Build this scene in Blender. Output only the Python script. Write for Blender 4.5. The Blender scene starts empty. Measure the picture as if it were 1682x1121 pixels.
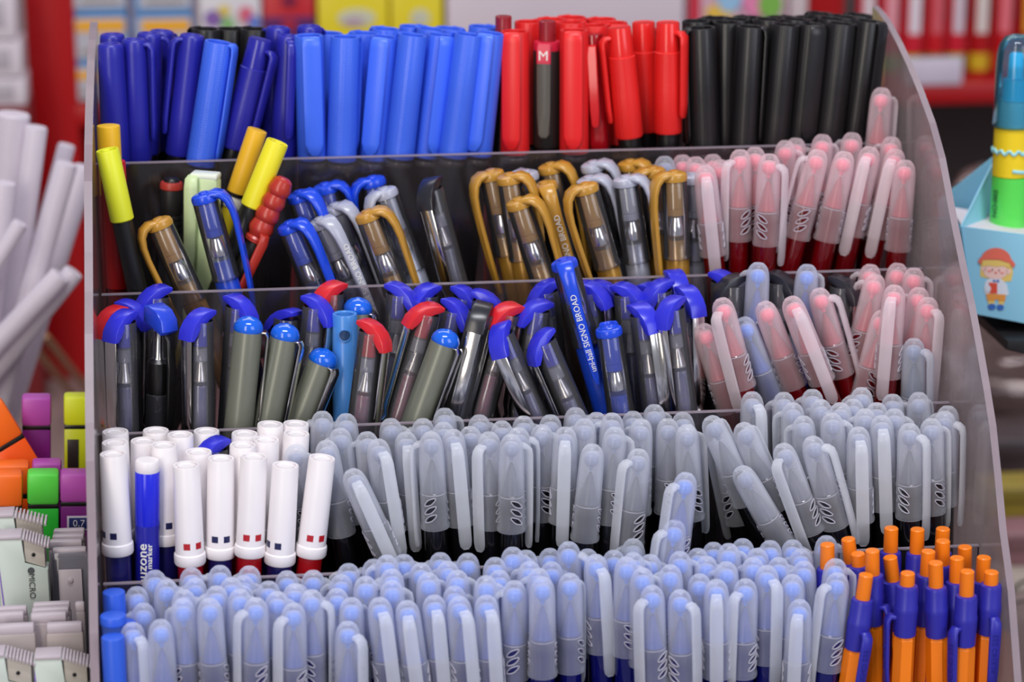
import bpy, bmesh, math, random
import numpy as np
from mathutils import Vector, Matrix
random.seed(7)
SC = bpy.context.scene
COL = SC.collection
# ------------------------------------------------------------------ camera, world, lights, exposure
F_PX = 4250.0
CAM = np.array([0.05026, -1.11899, 0.53644])
YAW, PITCH, ROLL = math.radians(6.6256), math.radians(16.0062), math.radians(-0.1511)
_f = np.array([math.sin(YAW)*math.cos(PITCH), math.cos(YAW)*math.cos(PITCH), -math.sin(PITCH)])
_r0 = np.array([math.cos(YAW), -math.sin(YAW), 0.0]); _u0 = np.cross(_r0, _f)
C_R = _r0*math.cos(ROLL) + _u0*math.sin(ROLL)
C_U = -_r0*math.sin(ROLL) + _u0*math.cos(ROLL)
C_F = _f
cam = bpy.data.cameras.new('camera'); cam_o = bpy.data.objects.new('camera', cam); COL.objects.link(cam_o)
M = Matrix(((C_R[0], C_U[0], -C_F[0], CAM[0]), (C_R[1], C_U[1], -C_F[1], CAM[1]), (C_R[2], C_U[2], -C_F[2], CAM[2]), (0, 0, 0, 1)))
cam_o.matrix_world = M
cam.sensor_width = 36; cam.lens = F_PX/1682*36; cam.clip_start = .05; cam.clip_end = 50
cam.dof.use_dof = True; cam.dof.focus_distance = 1.065; cam.dof.aperture_fstop = 7.5
SC.camera = cam_o

world = bpy.data.worlds.new('world'); SC.world = world; world.use_nodes = True
wn = world.node_tree.nodes; wn['Background'].inputs[0].default_value = (.80, .82, .98, 1); wn['Background'].inputs[1].default_value = .30

def area(name, loc, target, sx, sy, power, col):
    l = bpy.data.lights.new(name, 'AREA'); l.shape = 'RECTANGLE'; l.size = sx; l.size_y = sy; l.energy = power; l.color = col
    o = bpy.data.objects.new(name, l); COL.objects.link(o); o.location = loc
    d = Vector(target) - Vector(loc); o.rotation_euler = d.to_track_quat('-Z', 'Y').to_euler()
    return o
area('shopfront_daylight', (-.9, -2.3, 1.1), (.15, -.1, .2), .55, 2.4, 30, (1, .93, .82))
area('street_daylight', (1.6, -2.2, 1.3), (.2, -.1, .2), 1.2, 1.6, 22, (.86, .9, 1))
area('ceiling_tube_front', (.2, -.75, 1.9), (.2, -.1, .2), 1.0, .10, 21, (.95, .96, 1))
area('ceiling_tube_back', (.2, 1.0, 1.9), (.2, .6, .1), 1.8, .3, 10, (1, .97, .95))
SC.view_settings.view_transform = 'Standard'; SC.view_settings.look = 'None'
SC.view_settings.exposure = 0.0; SC.view_settings.gamma = 1.0; SC.view_settings.use_curve_mapping = False
SC.cycles.max_bounces = 14; SC.cycles.transparent_max_bounces = 40; SC.cycles.diffuse_bounces = 4
SC.cycles.glossy_bounces = 4; SC.cycles.transmission_bounces = 8
SC.cycles.caustics_reflective = False; SC.cycles.caustics_refractive = False

# ------------------------------------------------------------------ measuring helpers
def ray(px, py):
    d = C_F + C_R*(px-841)/F_PX - C_U*(py-560.5)/F_PX
    return d
def at(px, py, Y):
    d = ray(px, py); return CAM + d*((Y-CAM[1])/d[1])
def at_z(px, py, z):
    d = ray(px, py); return CAM + d*((z-CAM[2])/d[2])
def at_x(px, py, x):
    d = ray(px, py); return CAM + d*((x-CAM[0])/d[0])
def mm_per_px(p): return float((np.asarray(p)-CAM)@C_F)/F_PX

# ------------------------------------------------------------------ materials
def lin(c):
    return tuple(((v/255)/12.92 if v/255 <= .04045 else ((v/255+.055)/1.055)**2.4) for v in c)
_mc = {}
def nodes_of(name):
    m = bpy.data.materials.new(name); m.use_nodes = True; nt = m.node_tree; nt.nodes.clear()
    out = nt.nodes.new('ShaderNodeOutputMaterial'); return m, nt, out
def principled(nt, col, rough=.4, metal=0., spec=.5, var=.06, scale=60., bump=0., bscale=400.):
    b = nt.nodes.new('ShaderNodeBsdfPrincipled')
    tc = nt.nodes.new('ShaderNodeTexCoord'); n = nt.nodes.new('ShaderNodeTexNoise'); n.inputs['Scale'].default_value = scale; n.inputs['Detail'].default_value = 3
    nt.links.new(tc.outputs['Object'], n.inputs['Vector'])
    r = nt.nodes.new('ShaderNodeMapRange'); r.inputs[3].default_value = 1-var; r.inputs[4].default_value = 1+var
    nt.links.new(n.outputs['Fac'], r.inputs[0])
    mx = nt.nodes.new('ShaderNodeVectorMath'); mx.operation = 'SCALE'; mx.inputs[0].default_value = col
    nt.links.new(r.outputs[0], mx.inputs['Scale']); nt.links.new(mx.outputs[0], b.inputs['Base Color'])
    b.inputs['Roughness'].default_value = rough; b.inputs['Metallic'].default_value = metal; b.inputs['Specular IOR Level'].default_value = spec
    if bump:
        n2 = nt.nodes.new('ShaderNodeTexNoise'); n2.inputs['Scale'].default_value = bscale; nt.links.new(tc.outputs['Object'], n2.inputs['Vector'])
        bp = nt.nodes.new('ShaderNodeBump'); bp.inputs['Strength'].default_value = bump; bp.inputs['Distance'].default_value = .001
        nt.links.new(n2.outputs['Fac'], bp.inputs['Height']); nt.links.new(bp.outputs[0], b.inputs['Normal'])
    return b
def plastic(name, rgb, rough=.35, spec=.5, metal=0., **k):
    if name in _mc: return _mc[name]
    m, nt, out = nodes_of(name); b = principled(nt, lin(rgb), rough, metal, spec, **k)
    nt.links.new(b.outputs[0], out.inputs[0]); _mc[name] = m; return m
def knurled(name, rgb, rough=.38):
    """plastic with rows of tiny raised dots"""
    if name in _mc: return _mc[name]
    m, nt, out = nodes_of(name); b = principled(nt, lin(rgb), rough)
    tc = nt.nodes.new('ShaderNodeTexCoord'); v = nt.nodes.new('ShaderNodeTexVoronoi'); v.inputs['Scale'].default_value = 900; v.inputs['Randomness'].default_value = .1
    nt.links.new(tc.outputs['Object'], v.inputs['Vector'])
    bp = nt.nodes.new('ShaderNodeBump'); bp.inputs['Strength'].default_value = .25; bp.inputs['Distance'].default_value = .0004
    nt.links.new(v.outputs['Distance'], bp.inputs['Height']); nt.links.new(bp.outputs[0], b.inputs['Normal'])
    nt.links.new(b.outputs[0], out.inputs[0]); _mc[name] = m; return m
def frosted(name, rgb, a_top=.5, a_low=.25, z_top=-.016, z_low=-.030, rough=.33, trans=.45, edge=.35):
    """milky polypropylene: part scattering, part see-through; milkier above z_top than below z_low (there it touches the barrel)"""
    if name in _mc: return _mc[name]
    m, nt, out = nodes_of(name); c = lin(rgb)
    b = principled(nt, c, rough, 0, .5, var=.05, scale=120)
    t = nt.nodes.new('ShaderNodeBsdfTranslucent'); t.inputs[0].default_value = (*c, 1)
    mx = nt.nodes.new('ShaderNodeMixShader'); mx.inputs[0].default_value = trans
    nt.links.new(b.outputs[0], mx.inputs[1]); nt.links.new(t.outputs[0], mx.inputs[2])
    tr = nt.nodes.new('ShaderNodeBsdfTransparent'); tr.inputs[0].default_value = (*[min(1, .75+.25*v/max(c)) for v in c], 1)
    tc = nt.nodes.new('ShaderNodeTexCoord'); sp = nt.nodes.new('ShaderNodeSeparateXYZ'); nt.links.new(tc.outputs['Object'], sp.inputs[0])
    mr = nt.nodes.new('ShaderNodeMapRange'); mr.inputs[1].default_value = z_low; mr.inputs[2].default_value = z_top; mr.inputs[3].default_value = a_low; mr.inputs[4].default_value = a_top
    nt.links.new(sp.outputs[2], mr.inputs[0])
    lw = nt.nodes.new('ShaderNodeLayerWeight'); lw.inputs[0].default_value = .35
    ad = nt.nodes.new('ShaderNodeMath'); ad.operation = 'MULTIPLY_ADD'; ad.use_clamp = True
    me_ = nt.nodes.new('ShaderNodeMapRange'); me_.inputs[1].default_value = z_low; me_.inputs[2].default_value = z_top; me_.inputs[3].default_value = edge*.5; me_.inputs[4].default_value = edge
    nt.links.new(sp.outputs[2], me_.inputs[0]); nt.links.new(me_.outputs[0], ad.inputs[1])
    nt.links.new(lw.outputs['Facing'], ad.inputs[0]); nt.links.new(mr.outputs[0], ad.inputs[2])
    m2 = nt.nodes.new('ShaderNodeMixShader'); nt.links.new(ad.outputs[0], m2.inputs[0]); nt.links.new(tr.outputs[0], m2.inputs[1]); nt.links.new(mx.outputs[0], m2.inputs[2])
    nt.links.new(m2.outputs[0], out.inputs[0]); _mc[name] = m; return m
def clear(name, rgb=(235, 235, 240), haze=.06, tint=(245, 245, 248), rough=.08, fres=1.45, hcol=None, through=0.):
    """clear hard plastic: see-through, mirrors at glancing angles, a little dust haze"""
    if name in _mc: return _mc[name]
    m, nt, out = nodes_of(name)
    tr = nt.nodes.new('ShaderNodeBsdfTransparent'); tr.inputs[0].default_value = (*lin(tint), 1)
    b = principled(nt, lin(hcol or rgb), .5, 0, .3, var=.25, scale=45)
    m1 = nt.nodes.new('ShaderNodeMixShader'); m1.inputs[0].default_value = haze
    if through:
        tl = nt.nodes.new('ShaderNodeBsdfTranslucent'); tl.inputs[0].default_value = (*lin(hcol or rgb), 1); mt_ = nt.nodes.new('ShaderNodeMixShader'); mt_.inputs[0].default_value = through
        nt.links.new(b.outputs[0], mt_.inputs[1]); nt.links.new(tl.outputs[0], mt_.inputs[2]); b = mt_
    nt.links.new(tr.outputs[0], m1.inputs[1]); nt.links.new(b.outputs[0], m1.inputs[2])
    g = nt.nodes.new('ShaderNodeBsdfGlossy'); g.inputs['Roughness'].default_value = rough; g.inputs['Color'].default_value = (1, 1, 1, 1)
    fr = nt.nodes.new('ShaderNodeFresnel'); fr.inputs[0].default_value = fres
    m2 = nt.nodes.new('ShaderNodeMixShader'); nt.links.new(fr.outputs[0], m2.inputs[0]); nt.links.new(m1.outputs[0], m2.inputs[1]); nt.links.new(g.outputs[0], m2.inputs[2])
    nt.links.new(m2.outputs[0], out.inputs[0]); _mc[name] = m; return m

# ------------------------------------------------------------------ mesh building
class MB:
    def __init__(s): s.v = []; s.f = []; s.m = []
    def add(s, vs, fs, mi=0):
        o = len(s.v); s.v += [tuple(map(float, v)) for v in vs]; s.f += [tuple(i+o for i in f) for f in fs]; s.m += [mi]*len(fs); return s
    def lathe(s, prof, n=20, mi=0, cx=0, cy=0, ang=0, ends=True, closed=False):
        """prof: (r,z) from top to bottom, round the z axis"""
        vs, fs = [], []; k = len(prof)
        for r, z in prof:
            for i in range(n):
                a = 2*math.pi*i/n + ang; vs.append((cx+r*math.cos(a), cy+r*math.sin(a), z))
        for j in range(k if closed else k-1):
            j2 = (j+1) % k
            for i in range(n): fs.append((j*n+i, j2*n+i, j2*n+(i+1) % n, j*n+(i+1) % n))
        if ends and not closed:
            fs.append(tuple(range(n))); fs.append(tuple((k-1)*n+n-1-i for i in range(n)))
        return s.add(vs, fs, mi)
    def box(s, x0, x1, y0, y1, z0, z1, mi=0):
        vs = [(x, y, z) for x in (x0, x1) for y in (y0, y1) for z in (z0, z1)]
        return s.add(vs, [(0, 1, 3, 2), (4, 6, 7, 5), (0, 4, 5, 1), (2, 3, 7, 6), (0, 2, 6, 4), (1, 5, 7, 3)], mi)
    def rbox(s, x0, x1, y0, y1, z0, z1, b=.001, mi=0):
        """box with chamfered edges"""
        vs, fs = [], []
        bm = bmesh.new(); bmesh.ops.create_cube(bm, size=1)
        for v in bm.verts: v.co = ((x0+x1)/2+v.co.x*(x1-x0), (y0+y1)/2+v.co.y*(y1-y0), (z0+z1)/2+v.co.z*(z1-z0))
        bmesh.ops.bevel(bm, geom=list(bm.edges), offset=b, segments=2, profile=.5, affect='EDGES')
        bm.verts.index_update()
        vs = [v.co[:] for v in bm.verts]; fs = [[v.index for v in f.verts] for f in bm.faces]; bm.free()
        return s.add(vs, fs, mi)
    def prism(s, poly, y0, y1, mi=0, bev=0, axes='xzy'):
        """poly of (a,b) extruded over y0..y1; axes says which world axes a, b and the extrusion run along"""
        n = len(poly); ix = ['xyz'.index(c) for c in axes]
        def P(a, b, c):
            q = [0, 0, 0]; q[ix[0]] = a; q[ix[1]] = b; q[ix[2]] = c; return q
        bm = bmesh.new()
        A = [bm.verts.new(P(a, b, y0)) for a, b in poly]; B = [bm.verts.new(P(a, b, y1)) for a, b in poly]
        bm.faces.new(A); bm.faces.new(B[::-1])
        for i in range(n): bm.faces.new((A[i], B[i], B[(i+1) % n], A[(i+1) % n]))
        if bev: bmesh.ops.bevel(bm, geom=[e for e in bm.edges if len({f for f in e.link_faces if len(f.verts) == n}) == 1 or n == 4], offset=bev, segments=2, profile=.5, affect='EDGES')
        bm.verts.index_update(); vs = [v.co[:] for v in bm.verts]; fs = [[v.index for v in f.verts] for f in bm.faces]; bm.free()
        return s.add(vs, fs, mi)
    def strip(s, path, mi=0, rnd=True):
        """flat bar along path of (x, z, half width, half thickness) in the xz plane, width along y; an oval-ish eight-sided section"""
        vs, fs = [], []; n = len(path); k = 8
        for i, (x, z, w, t) in enumerate(path):
            x0, z0 = path[max(0, i-1)][:2]; x1, z1 = path[min(n-1, i+1)][:2]
            dx, dz = x1-x0, z1-z0; l = math.hypot(dx, dz) or 1; nx, nz = -dz/l, dx/l
            for (sy, sn) in ((1, -.4), (1, .4), (.8, 1), (-.8, 1), (-1, .4), (-1, -.4), (-.8, -1), (.8, -1)):
                vs.append((x+nx*t*sn, w*sy, z+nz*t*sn))
        for i in range(n-1):
            for j in range(k): fs.append((i*k+j, i*k+(j+1) % k, (i+1)*k+(j+1) % k, (i+1)*k+j))
        fs.append(tuple(range(k))[::-1]); fs.append(tuple((n-1)*k+j for j in range(k)))
        return s.add(vs, fs, mi)
    def tube(s, pts, r, n=8, mi=0):
        vs, fs = [], []; P = [Vector(p) for p in pts]; k = len(P)
        for i, p in enumerate(P):
            d = (P[min(k-1, i+1)]-P[max(0, i-1)]).normalized(); a = d.orthogonal().normalized(); b = d.cross(a)
            if i:
                a = (pa - d*pa.dot(d)).normalized(); b = d.cross(a)
            pa = a; rr = r[i] if isinstance(r, (list, tuple)) else r
            for j in range(n):
                t = 2*math.pi*j/n; vs.append(p + a*rr*math.cos(t) + b*rr*math.sin(t))
        for i in range(k-1):
            for j in range(n): fs.append((i*n+j, i*n+(j+1) % n, (i+1)*n+(j+1) % n, (i+1)*n+j))
        fs.append(tuple(range(n))[::-1]); fs.append(tuple((k-1)*n+j for j in range(n)))
        return s.add(vs, fs, mi)
    def mesh(s, name, mats, smooth=True, angle=35):
        me = bpy.data.meshes.new(name); me.from_pydata(s.v, [], s.f)
        for m in (mats if isinstance(mats, (list, tuple)) else [mats]): me.materials.append(m)
        me.polygons.foreach_set('material_index', s.m)
        bm = bmesh.new(); bm.from_mesh(me); bmesh.ops.recalc_face_normals(bm, faces=bm.faces); bm.to_mesh(me); bm.free()
        if smooth:
            me.polygons.foreach_set('use_smooth', [True]*len(me.polygons)); me.set_sharp_from_angle(angle=math.radians(angle))
        me.update(); return me
def text_mesh(body, size, mat, extrude=.00008, align='CENTER'):
    c = bpy.data.curves.new('print', 'FONT'); c.body = body; c.size = size; c.align_x = align; c.align_y = 'CENTER'; c.extrude = extrude; c.resolution_u = 3
    o = bpy.data.objects.new('print', c); COL.objects.link(o)
    dg = bpy.context.evaluated_depsgraph_get(); dg.update(); me = bpy.data.meshes.new_from_object(o.evaluated_get(dg))
    bpy.data.objects.remove(o); bpy.data.curves.remove(c); me.materials.clear(); me.materials.append(mat); me.name = 'print'
    return me
def link(name, me, parent=None, loc=None, mat=None):
    o = bpy.data.objects.new(name, me); COL.objects.link(o)
    if parent is not None: o.parent = parent
    if mat is not None: o.matrix_local = mat
    elif loc is not None: o.location = loc
    return o
def thing(name, label, cat, group=None, mat=None, loc=None):
    o = bpy.data.objects.new(name, None); COL.objects.link(o); o.empty_display_size = .01
    o['label'] = label; o['category'] = cat
    if group: o['group'] = group
    if mat is not None: o.matrix_world = mat
    elif loc is not None: o.location = loc
    return o
def tag(o, label, cat, group=None):
    o['label'] = label; o['category'] = cat
    if group: o['group'] = group
    return o
mm = .001
def P_(*rz): return [(r*mm, z*mm) for r, z in rz]
def frame(o, x, y, z=None):
    """matrix with origin o and the axes x, y (z = x cross y)"""
    x = Vector(x).normalized(); y = Vector(y); z = x.cross(y).normalized(); y = z.cross(x)
    return Matrix(((x.x, y.x, z.x, o[0]), (x.y, y.y, z.y, o[1]), (x.z, y.z, z.z, o[2]), (0, 0, 0, 1)))
# ------------------------------------------------------------------ pen kinds: each is a list of (part, mesh, stretch, children); z = 0 is the very top
INK = {'blue': ((14, 16, 92), (66, 134, 232), (234, 237, 250)), 'black': ((14, 13, 16), (120, 130, 164), (238, 240, 248)), 'red': ((96, 3, 8), (238, 104, 134), (252, 236, 241)), 'dark': ((44, 48, 66), (120, 130, 165), (226, 230, 240))}
white_metal = plastic('chrome', (225, 222, 218), .16, .5, 1.0, var=.04)
tip_pale = plastic('nib_metal', (200, 195, 190), .25, .5, .8)
black_pl = plastic('black_plastic', (17, 15, 16), .32)
CLEAR = clear('clear_cap_plastic', haze=.075, through=.3, tint=(252, 252, 254), hcol=(226, 224, 232))
CLEAR_S = clear('signo_shell_plastic', haze=.03, tint=(252, 252, 254), hcol=(226, 224, 232))
CLEAR_D = clear('clear_barrel_plastic', haze=.05, tint=(252, 252, 254), hcol=(200, 196, 214))
_kinds = {}
def boolean_cut(me, cutter, mats):
    a = bpy.data.objects.new('a', me); b = bpy.data.objects.new('b', cutter); COL.objects.link(a); COL.objects.link(b)
    md = a.modifiers.new('cut', 'BOOLEAN'); md.operation = 'DIFFERENCE'; md.object = b; md.solver = 'EXACT'
    dg = bpy.context.evaluated_depsgraph_get(); dg.update(); r = bpy.data.meshes.new_from_object(a.evaluated_get(dg))
    bpy.data.objects.remove(a); bpy.data.objects.remove(b)
    r.materials.clear(); r.materials.append(mats); r.set_sharp_from_angle(angle=math.radians(40)); return r

def gel_cap_mesh(mat, rim):
    prof = P_((2.3, 0), (3.4, -1.0), (4.25, -2.5), (4.75, -4.6), (5.0, -7.0), (5.15, -14), (5.35, -24), (5.45, -25), (5.6, -37.6), (5.95, -38.2), (5.95, -39.6), (5.75, -40),
              (5.1, -40), (4.95, -38), (4.9, -25.4), (4.75, -24.6), (4.5, -14), (4.3, -7), (3.8, -4.8), (2.6, -3.2), (1.2, -2.6), (.02, -2.5))
    b = MB(); n = 28; b.lathe(prof, n, ends=True)
    me = b.mesh('gel_cap', mat, angle=38)
    c = MB()
    for s in (1, -1):
        for k in range(3):
            a0 = s*math.radians(88); z0 = -27.6-3.5*k; pts = []
            for i in range(14):
                t = 2*math.pi*i/14; u = 2.75*math.cos(t); w = .95*math.sin(t)*(1-.25*abs(math.cos(t)))
                sl = math.radians(33)*s
                pts.append((u*math.cos(sl)-w*math.sin(sl), u*math.sin(sl)*s*s+w*math.cos(sl)))
            er = Vector((math.cos(a0), math.sin(a0), 0)); et = Vector((-math.sin(a0), math.cos(a0), 0)); vs = []
            for rr in (4.0, 7.5):
                for p, q in pts: vs.append((er*rr + et*p*rr/5.5 + Vector((0, 0, z0+q)))*mm)
            fs = [tuple(range(14))[::-1], tuple(range(14, 28))] + [(i, (i+1) % 14, 14+(i+1) % 14, 14+i) for i in range(14)]
            c.add(vs, fs)
    me = boolean_cut(me, c.mesh('cutter', mat, smooth=False), mat)
    c = slot_rims(); c.tube([(4.82*mm*math.cos(t), 4.82*mm*math.sin(t), -25.2*mm) for t in [2*math.pi*i/24 for i in range(25)]], .00018, 5); o = MB(); o.add([v.co[:] for v in me.vertices], [tuple(p.vertices) for p in me.polygons]); o.add(c.v, c.f, 1)
    return o.mesh('gel_cap', [mat, rim], angle=40)
def slot_rims():
    c = MB()
    for s in (1, -1):
        for k in range(3):
            a0 = s*math.radians(88); z0 = -27.6-3.5*k; pts = []
            er = Vector((math.cos(a0), math.sin(a0), 0)); et = Vector((-math.sin(a0), math.cos(a0), 0))
            ring = []
            for i in range(13):
                t = 2*math.pi*i/12; u = 2.95*math.cos(t); w = 1.1*math.sin(t)*(1-.25*abs(math.cos(t))); sl = math.radians(33)*s
                p, q = u*math.cos(sl)-w*math.sin(sl), u*math.sin(sl)+w*math.cos(sl)
                th = p/5.5; ring.append((er*5.58*math.cos(th) + et*5.58*math.sin(th) + Vector((0, 0, z0+q)))*mm)
            c.tube(ring, .00022, 5)
    return c

def kind_gel(ink):
    dk, lt, capc = INK[ink]
    frost = frosted('frosted_cap_'+ink, capc, .19, .09, trans=.26, rough=.17, edge=.62)
    frost_clip = frosted('frosted_clip_'+ink, tuple(min(255, int(v*1.04)) for v in capc), .36, .22, z_top=-.03, z_low=-.05, trans=.3, rough=.2)
    rim = frosted('frosted_rim_'+ink, (225, 222, 232), .8, .8)
    cap = gel_cap_mesh(frost, rim)
    b = MB(); b.strip([(4.2*mm, -4.6*mm, 2.1*mm, .9*mm), (5.9*mm, -4.9*mm, 2.2*mm, 1.0*mm), (7.4*mm, -6.2*mm, 2.4*mm, .9*mm), (7.9*mm, -8.6*mm, 2.6*mm, .75*mm), (8.0*mm, -20*mm, 2.65*mm, .7*mm), (7.9*mm, -36*mm, 2.65*mm, .7*mm),
             (7.6*mm, -45*mm, 2.6*mm, .8*mm), (7.5*mm, -47.2*mm, 2.2*mm, .8*mm), (7.5*mm, -48.4*mm, 1.2*mm, .7*mm)])
    clip = b.mesh('gel_clip', frost_clip, angle=50)
    plug = MB().lathe(P_((1.2, -3.3), (2.5, -3.9), (3.25, -5.2), (3.2, -6.8), (2.2, -8.2), (1.1, -8.8), (.8, -10.4)), 16).mesh('cap_plug', plastic('cap_plug_'+ink, lt, .3))
    cone_c = tuple(int(.5*a+.5*c) for a, c in zip(dk, lt))
    grip = MB().lathe(P_((.5, -11.2), (.75, -12), (1.5, -14), (3.1, -20), (3.9, -24), (4.2, -24.6)), 18).mesh('grip_cone', plastic('grip_cone_'+ink, cone_c, .35))
    barrel = MB().lathe(P_((4.2, 0), (4.62, -.4), (4.62, -117), (4.2, -119)), 20).mesh('gel_barrel', plastic('gel_barrel_'+ink, dk, .12, .6, var=.12, scale=200))
    return [('barrel', barrel, ('s', .0245, .119), []), ('grip_cone', grip, None, []), ('cap', cap, None, [('clip', clip, []), ('cap_plug', plug, [])])]

def solid(name, rgb, rough=.35): return plastic(name, rgb, rough)
def kind_grip_marker(col):
    rgb = {'royal': (60, 102, 228), 'red': (218, 32, 34), 'black': (24, 22, 24)}[col]
    mat = knurled('marker_cap_'+col, rgb, .36); mat2 = solid('marker_clip_'+col, tuple(min(255, int(v*1.06+3)) for v in rgb), .34)
    cap = MB().lathe(P_((5.0, -9), (5.0, -.3), (5.3, 0), (6.1, 0), (6.35, -.5), (6.5, -30), (6.6, -55), (6.1, -55.6)), 26).mesh('marker_cap', mat)
    clip = MB().strip([(5.2*mm, -.4*mm, 3.4*mm, .7*mm), (6.4*mm, -.5*mm, 3.7*mm, .8*mm), (7.2*mm, -1.4*mm, 3.9*mm, .8*mm), (7.6*mm, -4*mm, 4.1*mm, .7*mm), (7.7*mm, -30*mm, 4.1*mm, .7*mm), (7.6*mm, -47*mm, 4.0*mm, .75*mm), (7.5*mm, -50.5*mm, 3.2*mm, .8*mm), (7.5*mm, -52.3*mm, 1.6*mm, .7*mm)]).mesh('marker_clip', mat2, angle=50)
    barrel = MB().lathe(P_((5.6, 0), (5.6, -90), (4.8, -92)), 20).mesh('marker_barrel', plastic('gloss_black', (17, 15, 16), .12, .7))
    ring = MB().lathe(P_((5.7, 0), (5.9, -.3), (5.9, -2.2), (5.7, -2.5)), 20).mesh('neck_ring', solid('neck_ring', (70, 68, 66), .25))
    return [('barrel', barrel, ('s', .052, .092), []), ('neck_ring', ring, ('o', -.0568), []), ('cap', cap, None, [('clip', clip, [])])]
def kind_slim_marker(col):
    """dark pen cap with a rounded shoulder and a free-standing narrow clip"""
    rgb = {'navy': (38, 38, 158), 'red': (196, 26, 30)}[col]; mat = plastic('slim_cap_'+col, rgb, .33)
    cap = MB().lathe(P_((3.2, -.5), (3.4, -.1), (4.6, 0), (5.2, -.5), (5.5, -1.6), (5.7, -6), (6.1, -36), (6.3, -53), (5.9, -54)), 24).mesh('slim_cap', mat)
    clip = MB().strip([(4.8*mm, -2.2*mm, 2.2*mm, .9*mm), (7*mm, -2.4*mm, 2.2*mm, .9*mm), (8.6*mm, -4*mm, 2.2*mm, .9*mm), (8.8*mm, -8*mm, 2.2*mm, .9*mm), (8.5*mm, -38*mm, 2.1*mm, .8*mm), (8.1*mm, -43*mm, 2*mm, .8*mm), (8.0*mm, -44.6*mm, 1.1*mm, .7*mm)]).mesh('slim_clip', mat, angle=50)
    barrel = MB().lathe(P_((5.4, 0), (5.4, -90), (4.6, -92)), 20).mesh('slim_barrel', black_pl)
    return [('barrel', barrel, ('s', .05, .092), []), ('cap', cap, None, [('clip', clip, [])])]
def kind_step_marker(col):
    rgb = {'navy': (40, 38, 150), 'red': (226, 36, 34)}[col]; mat = knurled('step_cap_'+col, rgb, .35); gl = plastic('step_top_'+col, rgb, .22)
    cap = MB().lathe(P_((5.5, -13), (6.0, -13.4), (6.25, -30), (6.4, -49), (6.0, -50)), 24).mesh('step_cap', mat)
    top = MB().lathe(P_((4.4, -.2), (4.9, 0), (5.2, -.5), (5.5, -13.2)), 22).mesh('step_top', gl)
    clip = MB().strip([(5.0*mm, -4.5*mm, 2.4*mm, .9*mm), (7.2*mm, -4.6*mm, 2.5*mm, 1*mm), (8.7*mm, -6*mm, 2.6*mm, 1*mm), (8.9*mm, -10*mm, 2.6*mm, .9*mm), (8.6*mm, -36*mm, 2.5*mm, .9*mm), (8.2*mm, -41*mm, 2.2*mm, .9*mm), (8.1*mm, -42.5*mm, 1.2*mm, .7*mm)]).mesh('step_clip', gl, angle=50)
    barrel = MB().lathe(P_((5.2, 0), (5.2, -90), (4.6, -92)), 20).mesh('step_barrel', black_pl)
    return [('barrel', barrel, ('s', .048, .092), []), ('cap', cap, None, [('cap_top', top, []), ('clip', clip, [])])]
def kind_tube_pen(col):
    """slim pen with a tinted see-through cap"""
    rgb = (150, 14, 24); mat = plastic('tinted_red_cap', rgb, .12, .7); 
    cap = MB().lathe(P_((3.4, 0), (4.2, -.3), (4.4, -1.2), (4.7, -24), (5.2, -48), (5.2, -52), (4.9, -52.5)), 20).mesh('tinted_cap', mat)
    clip = MB().strip([(4*mm, -5*mm, 1.9*mm, .8*mm), (6*mm, -5.4*mm, 2*mm, .8*mm), (6.9*mm, -8*mm, 2.2*mm, .8*mm), (6.9*mm, -34*mm, 2.1*mm, .7*mm), (6.5*mm, -40*mm, 1.8*mm, .8*mm), (6.4*mm, -41.2*mm, 1*mm, .7*mm)]).mesh('tinted_clip', plastic('tinted_red_clip', (205, 30, 36), .2))
    barrel = MB().lathe(P_((4.4, 0), (4.4, -90), (4, -92)), 18).mesh('tube_barrel', black_pl)
    return [('barrel', barrel, ('s', .05, .092), []), ('cap', cap, None, [('clip', clip, [])])]
def kind_m_pen(col):
    mar = plastic('maroon_stub', (150, 38, 48), .25); pk = plastic('pink_collar', (208, 38, 70), .3); bk = plastic('satin_black_cap', (36, 33, 33), .4)
    stub = MB().lathe(P_((3.3, 0), (3.7, -.3), (3.8, -9), (4.4, -9.6)), 18).mesh('stub', mar)
    coll = MB().lathe(P_((4.6, -9), (5.9, -9.2), (6.2, -10), (6.2, -13)), 22).strip([(5.4*mm, -9.4*mm, 2.9*mm, .7*mm), (7.2*mm, -9.8*mm, 3.1*mm, .8*mm), (7.9*mm, -11.4*mm, 3.2*mm, .8*mm), (7.9*mm, -18*mm, 3.2*mm, .7*mm)]).mesh('collar', pk)
    cap = MB().lathe(P_((6.1, -12.8), (6.3, -13.2), (6.5, -56), (6.1, -57)), 22).mesh('m_cap', bk)
    clip = MB().strip([(7.9*mm, -18*mm, 3.1*mm, .7*mm), (7.9*mm, -40*mm, 3*mm, .7*mm), (7.6*mm, -50*mm, 2.6*mm, .8*mm), (7.5*mm, -51.5*mm, 1.5*mm, .7*mm)]).mesh('m_clip', plastic('grey_clip', (92, 88, 82), .3))
    let = text_mesh('M', .0062, plastic('white_print', (240, 238, 232), .4))
    barrel = MB().lathe(P_((5.4, 0), (5.4, -90), (4.8, -92)), 18).mesh('m_barrel', black_pl)
    tm = frame((8.72*mm, 0, -14.6*mm), (0, 1, 0), (0, 0, 1))
    return [('barrel', barrel, ('s', .052, .092), []), ('cap', cap, None, [('stub', stub, []), ('collar', coll, []), ('clip', clip, []), ('letter', let, tm)])]
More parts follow.
